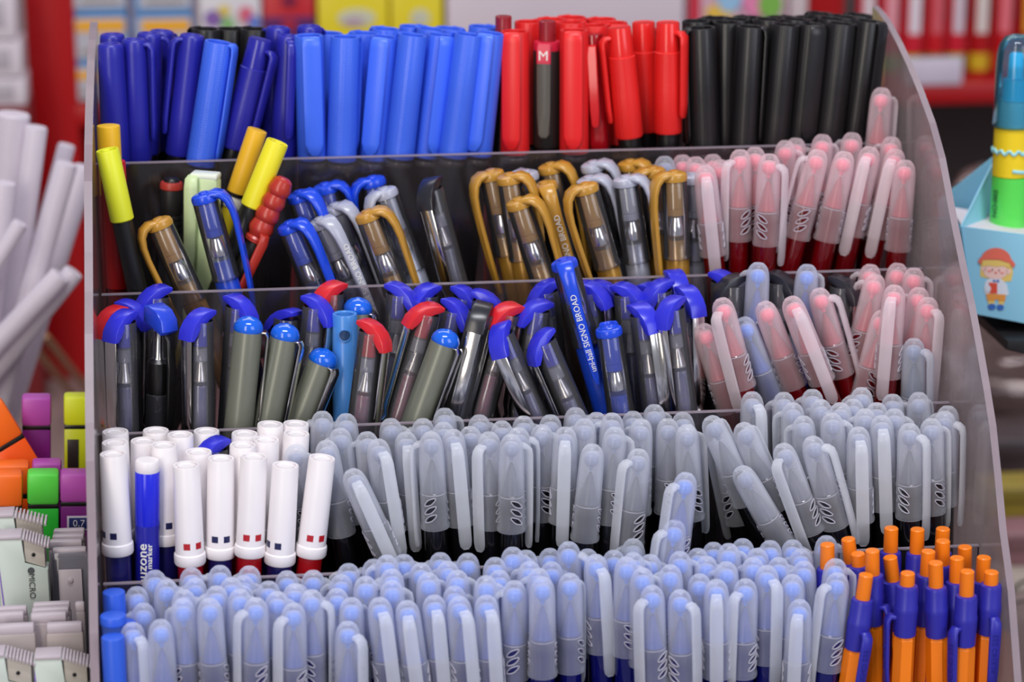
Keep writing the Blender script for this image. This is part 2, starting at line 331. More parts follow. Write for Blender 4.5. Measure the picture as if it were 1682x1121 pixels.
def kind_stub_pen(col):
    """only its narrow maroon end shows over the caps in front"""
    stub = MB().lathe(P_((3.3, 0), (3.7, -.3), (3.8, -16), (4.4, -17)), 18).mesh('stub', plastic('maroon_stub', (150, 38, 48), .25))
    b = MB().lathe(P_((5.6, 0), (6, -1), (6, -120), (5, -122)), 18).mesh('stub_barrel', plastic('satin_black_cap', (36, 33, 33), .4))
    return [('barrel', b, ('s', .0165, .122), []), ('stub', stub, None, [])]
SIG = {'blue': (30, 74, 216), 'gold': (188, 138, 52), 'silver': (172, 174, 190)}
def kind_signo(col, text=False):
    rgb = SIG[col]; tone = plastic('signo_'+col, rgb, .25, .6); met = plastic('signo_body_'+col, tuple(int(v*.88) for v in rgb), .3, .5, .35 if col != 'blue' else 0)
    disc = MB().lathe(P_((1.2, .9), (2.0, .8), (2.2, .1), (4.2, 0), (5.4, -.7), (5.8, -2), (5.6, -3.6), (4.6, -4.2)), 22).mesh('cap_disc', tone)
    w = 2.1
    clip = MB().strip([(1.0*mm, -1.2*mm, 4.2*mm, 1.3*mm), (4.6*mm, -.6*mm, 4.0*mm, 1.5*mm), (7.6*mm, -1.6*mm, 3.6*mm, 1.4*mm), (9.6*mm, -4.2*mm, 3.2*mm, 1.2*mm), (10.7*mm, -8.5*mm, 2.8*mm, 1.1*mm), (11*mm, -14*mm, 2.5*mm, 1*mm), (10.6*mm, -26*mm, 2.35*mm, .95*mm), (9.8*mm, -40*mm, 2.2*mm, .9*mm), (8.9*mm, -50*mm, 1.7*mm, .85*mm), (8.4*mm, -54*mm, .8*mm, .8*mm)]).mesh('curved_clip', tone, angle=50)
    shell = MB().lathe(P_((5.3, -2.8), (5.55, -3.2), (5.75, -20), (5.85, -36), (6.05, -36.4), (6.05, -38), (5.5, -38.4), (5.3, -36), (5.2, -4), (5.1, -3)), 24, closed=True, ends=False).mesh('clear_shell', CLEAR_S)
    plug = MB().lathe(P_((4.3, -3.6), (4.5, -4), (4.5, -15.4), (4.1, -15.8), (4.1, -16.2), (4.4, -16.6), (4.4, -18.6), (3.9, -19)), 20).mesh('inner_plug', plastic('signo_plug_'+col, tuple(int(v*.92) for v in rgb), .3))
    cone = MB().lathe(P_((2.0, -19), (2.5, -19.6), (3.6, -24.6), (3.6, -27.6), (3.0, -28.4)), 16).mesh('metal_cone', white_metal)
    barrel = MB().lathe(P_((4.6, 0), (5.0, -.5), (5.0, -4), (5.15, -4.4), (5.15, -112), (4.6, -115)), 20).mesh('signo_barrel', met)
    ch = [('cap_disc', disc, []), ('clip', clip, []), ('inner_plug', plug, []), ]
    if text:
        tm = text_mesh('uni-ball SIGNO BROAD', .0036, plastic('white_print', (240, 238, 232), .4))
        ch.append(('lettering', tm, frame((11.35*mm, 0, -30*mm), (.055, 0, 1), (0, -1, 0))))
    return [('barrel', barrel, ('s', .0295, .115), []), ('metal_cone', cone, None, []), ('cap', shell, None, ch)]
HK = {'blue': ((48, 50, 205), (40, 44, 150)), 'red': ((212, 36, 46), (200, 22, 40)), 'black': ((34, 34, 42), (36, 36, 58))}
def kind_hook(col):
    rgb, ink = HK[col]; tone = plastic('hook_'+col, rgb, .28, .6)
    outer = [(-5.7, 2.2), (-3.4, 2.7), (-.4, 2.4), (2.8, 1.2), (6.0, -1.4), (8.2, -4.6), (9.1, -8.6)]; inner = [(6.6, -9.0), (5.9, -6.6), (4.2, -4.2), (1.8, -2.4), (-1.6, -1.0), (-5.7, .6)]
    hook = MB().prism([(a*mm, b*mm) for a, b in outer+inner], -3.9*mm, 3.9*mm, bev=.5*mm).mesh('hook_top', tone, angle=30)
    plug = MB().lathe(P_((4.3, -3.2), (4.75, -3.6), (4.75, -11.6), (4.2, -12)), 20).mesh('inner_plug', plastic('hook_plug_'+col, tuple(int(v*.9) for v in rgb), .25))
    shell = MB().lathe(P_((5.2, -1.6), (5.4, -1.9), (5.6, -20), (5.75, -56), (5.9, -56.4), (5.9, -58), (5.4, -58.3), (5.2, -56), (5.0, -2)), 24, closed=True, ends=False).mesh('clear_shell', CLEAR)
    clip = MB().strip([(5.4*mm, -6.8*mm, 2.9*mm, .4*mm), (7.2*mm, -7.0*mm, 2.9*mm, .45*mm), (7.9*mm, -8.4*mm, 2.9*mm, .4*mm), (7.8*mm, -44*mm, 2.7*mm, .4*mm), (6.9*mm, -47*mm, 2.5*mm, .4*mm), (6.6*mm, -48.5*mm, 2.4*mm, .4*mm), (7.6*mm, -50.5*mm, 2*mm, .4*mm)]).mesh('metal_clip', white_metal, angle=40)
    sleeve = MB().lathe(P_((3.0, -13), (3.4, -13.2), (3.6, -18), (3.2, -18.6)), 16).mesh('sleeve', frosted('pale_sleeve', (205, 205, 215), .5, .5))
    nib = MB().lathe(P_((.5, -17), (1.0, -18.5), (1.9, -22), (2.9, -26.5), (3.4, -27.2), (2.6, -28)), 14).mesh('nib', tip_pale)
    grip = MB()
    grip.lathe(P_(*[q for k in range(9) for q in ((3.8, -28.7-3*k), (4.05, -29-3*k), (4.05, -30.6-3*k), (3.8, -31.0-3*k))]), 14, ends=False)
    grip = grip.mesh('ribbed_grip', clear('ribbed_grip', haze=.12, tint=(246, 246, 252), hcol=(190, 186, 214)))
    refill = MB().lathe(P_((2.6, 0), (3.5, -1.5), (3.5, -100)), 12).mesh('refill', plastic('refill_'+col, ink, .3))
    barrel = MB().lathe(P_((4.3, 0), (4.75, -1), (4.85, -30), (4.85, -110), (4.3, -113), (3.9, -113), (4.3, -110), (4.2, -4), (3.9, -.4)), 18, closed=True, ends=False).mesh('clear_barrel', CLEAR_D)
    return [('barrel', barrel, ('s', .0285, .113), []), ('refill', refill, ('s', .0295, .1015), []), ('nib', nib, None, []), ('grip', grip, None, []), ('cap', shell, None, [('hook', hook, []), ('inner_plug', plug, []), ('clip', clip, []), ('sleeve', sleeve, [])])]
def kind_grey_marker(col):
    body = MB().lathe(P_((5.7, 0), (6.0, -.6), (6.1, -60), (5.9, -128), (5.2, -131)), 24).mesh('grey_body', plastic('grey_lacquer', (112, 114, 102), .33, .5, .15))
    dome = MB().lathe(P_((.8, .1), (1.2, -.1), (1.6, -.3), (3.2, -.7), (4.8, -1.8), (5.8, -3.4), (6.2, -5.2), (5.9, -6)), 24).mesh('domed_end', plastic('domed_end_blue', (20, 96, 218), .15, .7))
    clip = MB().strip([(5.4*mm, -6*mm, 2.7*mm, .45*mm), (7.2*mm, -6*mm, 2.8*mm, .5*mm), (8.2*mm, -7.4*mm, 2.8*mm, .5*mm), (8.2*mm, -40*mm, 2.6*mm, .5*mm), (7.4*mm, -48*mm, 2.4*mm, .5*mm), (7.2*mm, -50*mm, 1.6*mm, .5*mm)]).mesh('metal_clip', white_metal, angle=40)
    return [('body', body, ('s', .0056, .131), []), ('domed_end', dome, None, []), ('clip', clip, None, [])]
def kind_board_marker(col):
    rgb = {'navy': (28, 26, 92), 'red': (166, 14, 22)}[col]; mk = {'navy': (24, 26, 74), 'red': (178, 22, 34)}[col]
    wh = plastic('white_cap', (236, 230, 232), .38, .45)
    cap = MB().lathe(P_((3.0, -.5), (3.1, -.1), (3.5, -.1), (3.6, -1.0), (4.3, -1.0), (4.45, -.1), (5.1, 0), (5.3, -.4), (5.75, -36.5), (6.2, -36.9), (6.35, -37.6), (6.35, -40.6), (6.0, -41.3)), 30).mesh('white_cap', wh)
    sq = MB()
    for a0 in (-25, 25):
        vs = []
        for z in (-31.2, -33.9):
            for k in range(4):
                a = math.radians(a0-13.5+27*k/3); vs.append((5.76*mm*math.cos(a), 5.76*mm*math.sin(a), z*mm))
        sq.add(vs, [(k, k+1, k+5, k+4) for k in range(3)])
    sqm = sq.mesh('square_print', plastic('square_print_'+col, mk, .4)); 
    barrel = MB().lathe(P_((5.0, 0), (5.0, -100), (4.4, -102)), 22).mesh('board_barrel', plastic('board_barrel_'+col, rgb, .3))
    return [('barrel', barrel, ('s', .039, .102), []), ('cap', cap, None, [('printed_squares', sqm, [])])]
def kind_blue_board(col):
    e = MB().lathe(P_((3.6, .1), (4.4, 0), (4.7, -.5), (4.75, -4.5), (4.6, -4.8)), 24).mesh('white_end', plastic('white_cap', (236, 230, 232), .38, .45))
    cap = MB().lathe(P_((4.7, -4.4), (4.9, -4.8), (4.95, -26.5), (4.8, -26.8)), 24).mesh('bright_blue_cap', plastic('bright_blue_cap', (32, 40, 214), .25))
    b = MB().lathe(P_((4.85, 0), (4.9, -.3), (4.9, -100), (4.4, -102)), 24).mesh('blue_board_barrel', plastic('blue_board_barrel', (28, 28, 148), .3))
    w = plastic('white_print', (240, 238, 232), .4)
    t1 = text_mesh('Zanuzone', .0054, w, .0003); t2 = text_mesh('marker', .0032, w, .0003)
    m1 = frame((4.70*mm, -1.8*mm, -17*mm), (0, 0, 1), (-.37, -1, 0)); m2 = frame((4.92*mm, .9*mm, -11*mm), (0, 0, 1), (.18, -1, 0))
    return [('barrel', b, ('s', .0266, .102), [('lettering', t1, m1), ('lettering', t2, m2)]), ('cap', cap, None, [('white_end', e, [])])]
def kind_click(col, clickh=9.0):
    o = plastic('orange_plastic', (246, 128, 18), .33); bl = plastic('ultramarine_plastic', (44, 42, 160), .4)
    h = clickh
    click = MB().lathe(P_((2.5, 0), (2.85, -.4), (2.95, -h), (2.6, -h-2)), 18).mesh('push_button', o)
    grip = MB().lathe(P_((3.2, -h+.3), (4.1, -h), (4.45, -h-1.2), (4.5, -h-8), (4.75, -h-8.6), (4.75, -h-10.5), (4.5, -h-15), (4.3, -h-20.6), (3.8, -h-21)), 22).mesh('collar', bl)
    clip = MB().strip([(3.6*mm, (-h-13)*mm, 1.8*mm, .8*mm), (6.2*mm, (-h-12.5)*mm, 2.0*mm, 1*mm), (7.4*mm, (-h-14)*mm, 2.3*mm, .9*mm), (7.5*mm, (-h-18)*mm, 2.4*mm, .8*mm), (7.0*mm, (-h-34)*mm, 2.2*mm, .8*mm), (6.2*mm, (-h-43)*mm, 1.9*mm, .8*mm), (6.0*mm, (-h-45)*mm, 1*mm, .7*mm)]).mesh('click_clip', bl, angle=50)
    t = text_mesh('ALKHO 533', .0033, plastic('ultramarine_emboss', (34, 32, 136), .4), .0001)
    barrel = MB().lathe(P_((3.9, 0), (4.15, -.3), (4.2, -1.4), (4.35, -1.6), (4.35, -98), (2, -112), (1, -114)), 6).mesh('hex_barrel', o, angle=20)
    tm = frame((8.12*mm, 0, (-h-26.5)*mm), (.03, 0, 1), (0, -1, 0))
    return [('barrel', barrel, ('s', (h+20.4)*mm, .114), []), ('push_button', click, None, []), ('collar', grip, None, [('clip', clip, []), ('lettering', t, tm)])]
def kind_capped(capc, bodyc, r=5.0, capl=32, name='capped', hollow=True, extra=None):
    cm = plastic(name+'_cap', capc, .42); bm_ = plastic(name+'_body', bodyc, .35)
    prof = P_((r-3.2, -.8), (r-3, -.2), (r-2.2, -.2), (r-2.1, -1.2), (r-1.1, -1.2), (r-.9, -.1), (r-.3, 0), (r, -.5), (r+.15, -capl), (r-.3, -capl-.5)) if hollow else P_((r-.9, 0), (r-.2, -.15), (r, -.7), (r+.1, -capl), (r-.3, -capl-.4))
    cap = MB().lathe(prof, 26).mesh(name+'_cap', cm)
    b = MB().lathe(P_((r-.5, 0), (r-.5, -108), (r-1.4, -110)), 22).mesh(name+'_body', bm_)
    parts = [('barrel', b, ('s', (capl-2)*mm, .110), []), ('cap', cap, None, [])]
    if extra: parts += extra
    return parts
# ------------------------------------------------------------------ the acrylic stand
DY, DZ, Z1, W = .0504, .04578, .300, .355
def lipY(k): return -(k-1)*DY             # front plate of tier k (1 = top, 5 = bottom)
def lipZ(k): return Z1-(k-1)*DZ
TH = .0022
ZS = {1: None}
def zref(px, py, Y): return float(at(px, py, Y)[2])
ZS = {1: zref(680, 58, lipY(1)+.011), 2: zref(1000, 300, lipY(2)+.014), 3: zref(800, 520, lipY(3)+.012), 4: zref(800, 722, lipY(4)+.009), 5: zref(800, 985, lipY(5)+.009)}
FL = {1: ZS[1]-.140, 2: ZS[2]-.146, 3: ZS[3]-.146, 4: ZS[4]-.146, 5: ZS[5]-.148}


acr = clear('acrylic', haze=.05, tint=(238, 234, 238), hcol=(150, 138, 140), rough=.12)
acr_side = clear('acrylic_side', haze=.42, tint=(240, 236, 238), through=.5, hcol=(214, 200, 196), rough=.15)
acr_edge = plastic('acrylic_edge', (136, 120, 128), .4, .5, var=.12, scale=90)
acr_rim = plastic('acrylic_lip', (146, 134, 144), .35, .5)
stand = thing('display_stand', 'stepped clear acrylic stand holding rows of pens on the counter', 'pen stand')
PROF = [(-.214, 0), (-.2125, .100), (-.2045, .125), (-.190, .158), (-.1755, .1784), (-.1655, .1980), (-.1555, .2156), (-.1455, .228), (-.133, .242), (-.1191, .2567), (-.104, .270), (-.0905, .283), (-.0671, .3072), (-.050, .319), (-.0296, .3291), (-.011, .337), (.0088, .3442), (.028, .350), (.0429, .3528), (.0535, .354), (.0535, 0)]
def side_panel(x0, x1):
    n = len(PROF); m = MB(); m.add([(x0, y, z) for y, z in PROF]+[(x1, y, z) for y, z in PROF], [tuple(range(n)), tuple(range(n, 2*n))[::-1]], 0)
    o = len(m.v); m.add([(x0, y, z) for y, z in PROF]+[(x1, y, z) for y, z in PROF], [(i, n+i, n+(i+1) % n, (i+1) % n) for i in range(n)], 1)
    me = m.mesh('side_panel', [acr_side, acr_edge], smooth=False); return me
link('side_panel', side_panel(-.0042, -.0008), stand); link('side_panel', side_panel(W+.0006, W+.0036), stand)
for k in range(1, 6):
    y = lipY(k); m = MB(); zb = 0 if k == 5 else FL[k+1]
    zb = max(0, FL[k]-.002) if k < 5 else .0
    m.box(0, W, y-TH/2, y+TH/2, zb, lipZ(k), 0)
    m.box(0, W, y-TH/2, y+TH/2, lipZ(k), lipZ(k)+.0005, 1)
    link('front_plate', m.mesh('front_plate', [acr, acr_rim], smooth=False), stand)
    m = MB().box(0, W, y+TH/2, lipY(k-1)-TH/2, FL[k]-.003, FL[k]-.0005); link('tier_floor', m.mesh('tier_floor', acr, smooth=False), stand)
link('back_plate', MB().box(0, W, DY-.001, DY+.0015, 0, lipZ(0)-.002).mesh('back_plate', acr, smooth=False), stand)
DIVS = ((1, (.248, .49, .733)), (2, (.248, .49)), (3, (.49, .716)))
for k, xs in DIVS:
    for fx in xs:
        x = fx*W; ym = (lipY(k)*.25+lipY(k-1)*.75); y0, y1 = lipY(k)+TH/2, lipY(k-1)-TH/2
        m = MB().prism([(ym, FL[k]), (y1, FL[k]), (y1, lipZ(k)+.022), (ym, lipZ(k)+.010)], x-.0011, x+.0011, axes='yzx')
        link('divider', m.mesh('divider', acr_side, smooth=False), stand)

# ------------------------------------------------------------------ placing pens
KIND = {
 'gb': lambda: kind_gel('blue'), 'gk': lambda: kind_gel('black'), 'gr': lambda: kind_gel('red'), 'gd': lambda: kind_gel('dark'),
 'ry': lambda: kind_grip_marker('royal'), 'rr': lambda: kind_grip_marker('red'), 'rk': lambda: kind_grip_marker('black'),
 'nv': lambda: kind_slim_marker('navy'), 'ns': lambda: kind_step_marker('navy'), 'rs': lambda: kind_step_marker('red'), 'rt': lambda: kind_tube_pen(0), 'rm': lambda: kind_m_pen(0), 'ru': lambda: kind_stub_pen(0),
 'sb': lambda: kind_signo('blue'), 'sbt': lambda: kind_signo('blue', True), 'sg': lambda: kind_signo('gold'), 'sgt': lambda: kind_signo('gold', True), 'ss': lambda: kind_signo('silver'), 'sst': lambda: kind_signo('silver', True),
 'hb': lambda: kind_hook('blue'), 'hr': lambda: kind_hook('red'), 'hk': lambda: kind_hook('black'), 'gm': lambda: kind_grey_marker(0),
 'wn': lambda: kind_board_marker('navy'), 'wr': lambda: kind_board_marker('red'), 'wb': lambda: kind_blue_board(0),
 'oc': lambda: kind_click(0, 10.5), 'os': lambda: kind_click(0, 5.5),
 'ya': lambda: kind_capped((238, 186, 30), (30, 30, 28), 5.0, 30, 'amber', False), 'yl': lambda: kind_capped((222, 226, 44), (26, 26, 26), 4.9, 30.5, 'lime', True), 'yy': lambda: kind_capped((234, 222, 36), (26, 26, 26), 4.9, 30, 'yellow', True),
 'yb': lambda: kind_amber_banded(), 'rg': lambda: kind_capped((186, 18, 20), (150, 14, 16), 5.4, 55, 'glossy_red', False), 'br': lambda: kind_black_ring(), 'pg': lambda: kind_pale_green(), 'tw': lambda: kind_bead_brush(),
 'bg': lambda: kind_grip_pen(), 'lb': lambda: kind_tube_cap(), 'sc': lambda: kind_signo_tail(), 'bd': lambda: kind_capped((44, 92, 214), (34, 60, 170), 4.4, 40, 'plain_blue', False), 'bs': lambda: kind_disc_blue(), 'hd': lambda: kind_dark_barrel(),
}
RAD = {'g': 5.4, 'r': 6.6, 'n': 6.3, 's': 5.9, 'h': 5.7, 'w': 6.0, 'o': 4.7, 'y': 5.0, 'b': 5.0, 'p': 7.0, 't': 4.6, 'l': 5.4}
def kind_amber_banded():
    p = kind_capped((232, 178, 34), (216, 190, 40), 4.4, 29, 'amber_flat', False)
    r = MB().lathe(P_((4.3, -29.2), (4.55, -29.4), (4.55, -30.6), (4.3, -30.8)), 20).mesh('black_ring', black_pl)
    w_ = MB().lathe(P_((4.1, -30.8), (4.2, -31), (4.2, -36), (4.0, -36.2)), 20).mesh('white_band', plastic('white_band', (214, 208, 196), .4))
    return p + [('ring', r, None, []), ('band', w_, None, [])]
def kind_black_ring():
    d = MB().lathe(P_((1.0, 1.4), (2.2, 1.2), (3.2, .4), (3.6, -.8)), 18).mesh('end_button', black_pl)
    r = MB().lathe(P_((3.6, -.6), (4.6, -.8), (5.1, -1.8), (5.1, -3.6), (4.8, -4)), 22).mesh('red_ring', plastic('dull_red_ring', (170, 52, 44), .4))
    b = MB()
    b.lathe(P_((4.7, 0), (4.9, -.5), *[q for k in range(9) for q in ((4.9, -9-2.2*k), (4.7, -9.5-2.2*k), (4.9, -10-2.2*k))], (4.9, -118), (4, -120)), 22)
    return [('barrel', b.mesh('ring_pen_barrel', plastic('soft_black', (24, 22, 24), .5)), ('s', .004, .120), []), ('ring', r, None, []), ('end_button', d, None, [])]
def kind_pale_green():
    g = plastic('pale_green', (196, 214, 162), .4); w_ = plastic('pale_green_end', (226, 232, 216), .4)
    body = MB().rbox(-4.5*mm, 4.5*mm, -7.2*mm, 7.2*mm, -120*mm, -1*mm, 1.8*mm).mesh('pale_green_body', g)
    end = MB().rbox(-4.2*mm, 4.2*mm, -5*mm, 7*mm, -2.6*mm, 0, .8*mm).mesh('pale_green_end', w_)
    clip = MB().strip([(3.4*mm, -1.6*mm, 2.4*mm, 1*mm), (6.4*mm, -2.4*mm, 2.8*mm, 1.1*mm), (7.2*mm, -6*mm, 3*mm, 1*mm), (7.0*mm, -34*mm, 2.6*mm, .9*mm), (6.2*mm, -48*mm, 1.8*mm, .9*mm), (6*mm, -49.6*mm, .9*mm, .7*mm)])
    for i, v in enumerate(clip.v): clip.v[i] = (v[0], v[1]-3.6*mm, v[2])
    return [('barrel', body, ('s', 0.0, .120), []), ('end', end, None, []), ('clip', clip.mesh('pale_green_clip', g, angle=50), None, [])]
def kind_bead_brush():
    r = plastic('brick_red', (178, 48, 34), .3, .6); b = MB(); prof = [(.6, 0), (2.6, -.3), (4.0, -1.4)]
    for k in range(4):
        z = -2.4-6.2*k; prof += [(4.6+.14*k, z-1.2), (5.1+.14*k, z-3), (4.8+.14*k, z-4.8), (4.3+.12*k, z-5.8)]
    prof += [(4.2, -28), (4.9, -29), (4.7, -30.5), (3.8, -31)]
    cap = MB().lathe(P_(*prof), 22).mesh('bead_cap', r)
    clip = MB().strip([(4*mm, -26*mm, 2*mm, .9*mm), (6*mm, -26.5*mm, 2.2*mm, 1*mm), (7*mm, -29*mm, 2.3*mm, .9*mm), (6.8*mm, -50*mm, 2.1*mm, .8*mm), (6.4*mm, -58*mm, 1.4*mm, .8*mm)]).mesh('bead_clip', r, angle=50)
    br = MB().lathe(P_((3.4, 0), (3.6, -1), (3.8, -16), (4.2, -18), (4.2, -100), (3.6, -102)), 16).mesh('dark_barrel', plastic('soft_black', (24, 22, 24), .5))
    return [('barrel', br, ('s', .030, .102), []), ('cap', cap, None, [('clip', clip, [])])]
def kind_grip_pen():
    tone = plastic('hook_blue2', (40, 70, 205), .25, .6)
    top = MB().prism([(a*mm, b*mm) for a, b in [(-5.2, 1.0), (-2, 1.6), (3, .2), (6.4, -3.4), (7.4, -8), (5.8, -9.6), (-5.2, -5.4)]], -4.4*mm, 4.4*mm, bev=.8*mm).mesh('blue_top', tone, angle=30)
    tube = MB().lathe(P_((1.8, -9), (2.3, -9.2), (2.4, -20), (2.9, -21)), 16).mesh('chrome_tube', white_metal)
    grip = MB().lathe(P_((3.2, -21), (4.6, -22.5), (4.9, -28), (4.8, -34), (4.5, -36)), 20).mesh('black_grip', black_pl)
    b = MB().lathe(P_((4.6, 0), (4.9, -.4), (4.9, -96), (4, -98)), 18).mesh('smoke_barrel', clear('smoke_barrel', haze=.2, tint=(150, 146, 152), hcol=(90, 88, 96)))
    r = MB().lathe(P_((1.8, 0), (2.2, -1), (2.2, -94)), 10).mesh('refill', plastic('refill_black', (36, 36, 58), .3))
    clip = MB().strip([(5*mm, -10*mm, 2*mm, .8*mm), (7.2*mm, -12*mm, 2*mm, .8*mm), (8.4*mm, -24*mm, 2.2*mm, .9*mm), (8.2*mm, -44*mm, 2*mm, .8*mm), (7*mm, -52*mm, 1.4*mm, .7*mm)]).mesh('black_clip', black_pl, angle=50)
    return [('barrel', b, ('s', .036, .098), []), ('refill', r, ('s', .0365, .0975), []), ('grip', grip, None, [('chrome_tube', tube, []), ('clip', clip, [])]), ('end', top, None, [])]
def kind_tube_cap():
    lb = plastic('sky_blue_tube', (74, 138, 214), .3); dk = plastic('tube_inside', (30, 62, 104), .5)
    b = MB().lathe(P_((3.6, -6), (3.7, -.4), (4.2, 0), (5.0, 0), (5.3, -.5), (5.5, -60), (5.3, -122), (4.8, -124)), 26).mesh('sky_blue_tube', lb)
    ho = MB().lathe([(.0001, 0), (.0024, 0), (.0024, -.0004)], 18); hv = MB(); hv.add([(5.16*mm+.35*mm-v[2]*0-abs(v[1])**2*90, v[1], v[0]-8.2*mm) for v in ho.v], ho.f)
    ring = MB().tube([((5.42-.5*(math.sin(t)*2.5/5.4)**2*5.4)*mm, 2.5*mm*math.sin(t), -8.2*mm+2.5*mm*math.cos(t)) for t in [2*math.pi*i/18 for i in range(19)]], .0003, 6).mesh('hole_rim', lb)
    return [('barrel', b, ('s', 0, .124), []), ('vent_hole', hv.mesh('vent_hole', dk, smooth=False), None, []), ('vent_rim', ring, None, [])]
def kind_signo_tail():
    """capped pen showing its blue ring end, clip turned away"""
    tone = plastic('signo_blue', SIG['blue'], .25, .6); p = kind_signo('blue')
    ring = MB().lathe(P_((1.5, .4), (2.6, .5), (2.9, 1.3), (3.6, 1.4), (3.9, .5), (4.4, .1)), 22).mesh('ring_end', tone)
    return p + [('ring_end', ring, None, [])]
def kind_disc_blue():
    tone = plastic('plain_blue_cap', (44, 92, 214), .42)
    d = MB().lathe(P_((4.0, 0), (4.8, -.3), (5.1, -1), (5.1, -3.4), (4.6, -3.8)), 22).mesh('disc_end', tone)
    b = MB().lathe(P_((4.2, 0), (4.6, -.2), (4.6, -12), (4.8, -12.4), (4.8, -118), (4, -120)), 20).mesh('disc_barrel', frosted('pale_blue_barrel', (90, 130, 225), .75, .75))
    return [('barrel', b, ('s', .0036, .120), []), ('disc_end', d, None, [])]
def kind_dark_barrel():
    b = MB().lathe(P_((3.8, 0), (4.9, -.5), (5.0, -2), (5.0, -118), (4, -120)), 20).mesh('smoky_barrel', clear('smoky_tube', haze=.35, tint=(70, 64, 72), hcol=(34, 32, 40)))
    r = MB().lathe(P_((1.6, -1.5), (2.0, -2.5), (2.0, -117)), 10).mesh('refill', plastic('refill_black', (36, 36, 58), .3))
    return [('barrel', b, ('s', 0, .120), []), ('refill', r, ('s', 0.0, .118), [])]


PENS = []   # dicts
def rows(tier, text, f=None):
    """kind x y lean clip [fraction of the pocket's depth]; lean = sideways px per 100 px downwards; clip = degrees to the right of facing the viewer"""
    for ln in text.strip().split('\n'):
        for it in ln.split(';'):
            q = it.split()
            if not q: continue
            k = q[0]; x, y, lean, clip = map(float, q[1:5]); ff = float(q[5]) if len(q) > 5 else f
            PENS.append(dict(kind=k, tier=tier, x=x, y=y, lean=lean/100, clip=clip, f=ff, r=RAD[k[0]]*mm*1.02))
# top tier: dark blue and royal blue caps, then red, then black
rows(1, '''
nv 171 72 3 180 .05; nv 169 56 4 170 .55; nv 220 64 3 68 .08; nv 246 54 -3 90 .5; nv 266 50 -5 180 .95; nv 316 57 -11 -68 .12; ry 360 69 -15 75 .1; ns 428 64 -24 58 .15; nv 474 58 -4 12 .3; nv 457 44 -3 180 .85; nv 508 42 0 180 .45
rk 338 47 -2 180 .95; rk 378 47 -2 180 .95; rk 418 47 -1 180 .95
ry 507 58 3 8 .02; ry 567 60 -3 180 .02; ry 540 54 -2 180 .6; ry 601 54 -4 180 .6; ry 632 60 -9 -16 .02; ry 634 47 -5 180 .75; ry 678 57 -11 180 .02; ry 679 43 -8 180 .9; ry 724 57 -12 28 .02; ry 708 47 -9 180 .6; ry 738 46 -10 180 .85; ry 770 56 -13 180 .02; ry 806 54 -11 -18 .02; ry 793 43 -8 180 .4
ru 827 26 0 180 .3; rr 846 51 0 -14 .02; rm 899 34 0 -12 .03; rr 943 49 0 -4 .02; rt 974 55 5 -8 .04; rs 1017 44 9 -72 .05; rs 1057 36 2 180 .5; rs 1097 36 0 55 .05
rr 868 35 0 180 .8; rr 908 31 0 180 .9; rr 937 36 0 180 .55; rr 940 28 1 180 .95; rr 989 31 2 180 .95; rr 1008 37 2 180 .55; rr 976 41 3 180 .5
rk 1152 45 3 -78 .02; rk 1194 36 -1 180 .4; rk 1233 43 -6 82 .03; rk 1290 40 -9 180 .03; rk 1333 39 -10 28 .04; rk 1382 38 -11 180 .03; rk 1428 34 -13 62 .05
rk 1143 34 0 180 .45; rk 1178 29 0 180 .9; rk 1231 28 -3 180 .9; rk 1281 28 -5 180 .9; rk 1307 31 -6 180 .5; rk 1349 22 -7 180 .98; rk 1366 30 -8 180 .5; rk 1411 24 -9 180 .95; rk 1262 31 -6 180 .55; rk 1327 28 -8 180 .92; rk 1386 27 -9 180 .9; rk 1209 31 -2 180 .8
''')
# second tier
rows(2, '''
ya 171 206 2 0 .45; yl 169 246 25 180 .08; rg 166 265 7 180 .35; br 282 296 -3 0 .65; pg 334 283 -2 -14 .35; sb 334 318 27 72 .12; sg 259 361 44 -76 .08; yb 423 213 -33 0 .55; yy 456 233 -40 0 .25; tw 468 292 -52 30 .12
sb 474 366 42 42 .0; sb 490 316 36 40 .3; sb 533 303 22 72 .9; sb 611 292 24 -72 .93; ss 549 337 40 40 .6; sst 524 360 46 28 .3; ss 630 311 36 -62 .4; sg 602 348 38 66 .02; hk 706 305 26 -32 .3
sg 806 281 22 -62 .22; sg 836 287 16 64 .15; sg 850 328 32 62 .02; sgt 893 301 30 6 .3; sg 903 270 20 60 .9; ss 863 282 16 180 .75; ss 973 267 22 62 .9; ss 966 292 24 60 .5; sg 960 303 28 -66 .06; ss 1027 291 14 68 .12; sg 1034 265 12 60 .9; sg 1072 276 8 -55 .55; sg 1107 283 4 -58 .08; ss 1137 287 2 74 .25
gd 1091 258 5 180 .85; gr 1120 256 6 180 .9; gr 1142 259 6 180 .8; gr 1170 255 6 180 .85
gr 1157 273 10 2 .02; gr 1182 264 5 180 .4; gr 1216 247 -2 -52 .1; gr 1264 254 -4 64 .05; gr 1240 243 0 180 .5; gr 1291 232 -6 180 .75; gr 1308 228 -8 180 .9; gr 1352 222 -10 180 .85; gr 1401 219 -12 180 .9; gr 1466 226 -14 180 .8; gr 1449 145 -9 180 .95
gr 1346 247 -26 -84 .15; gr 1389 250 -22 172 .2; gr 1431 242 -23 -10 .3; gr 1473 246 -22 -12 .35; gr 1493 264 -12 177 .12
''')
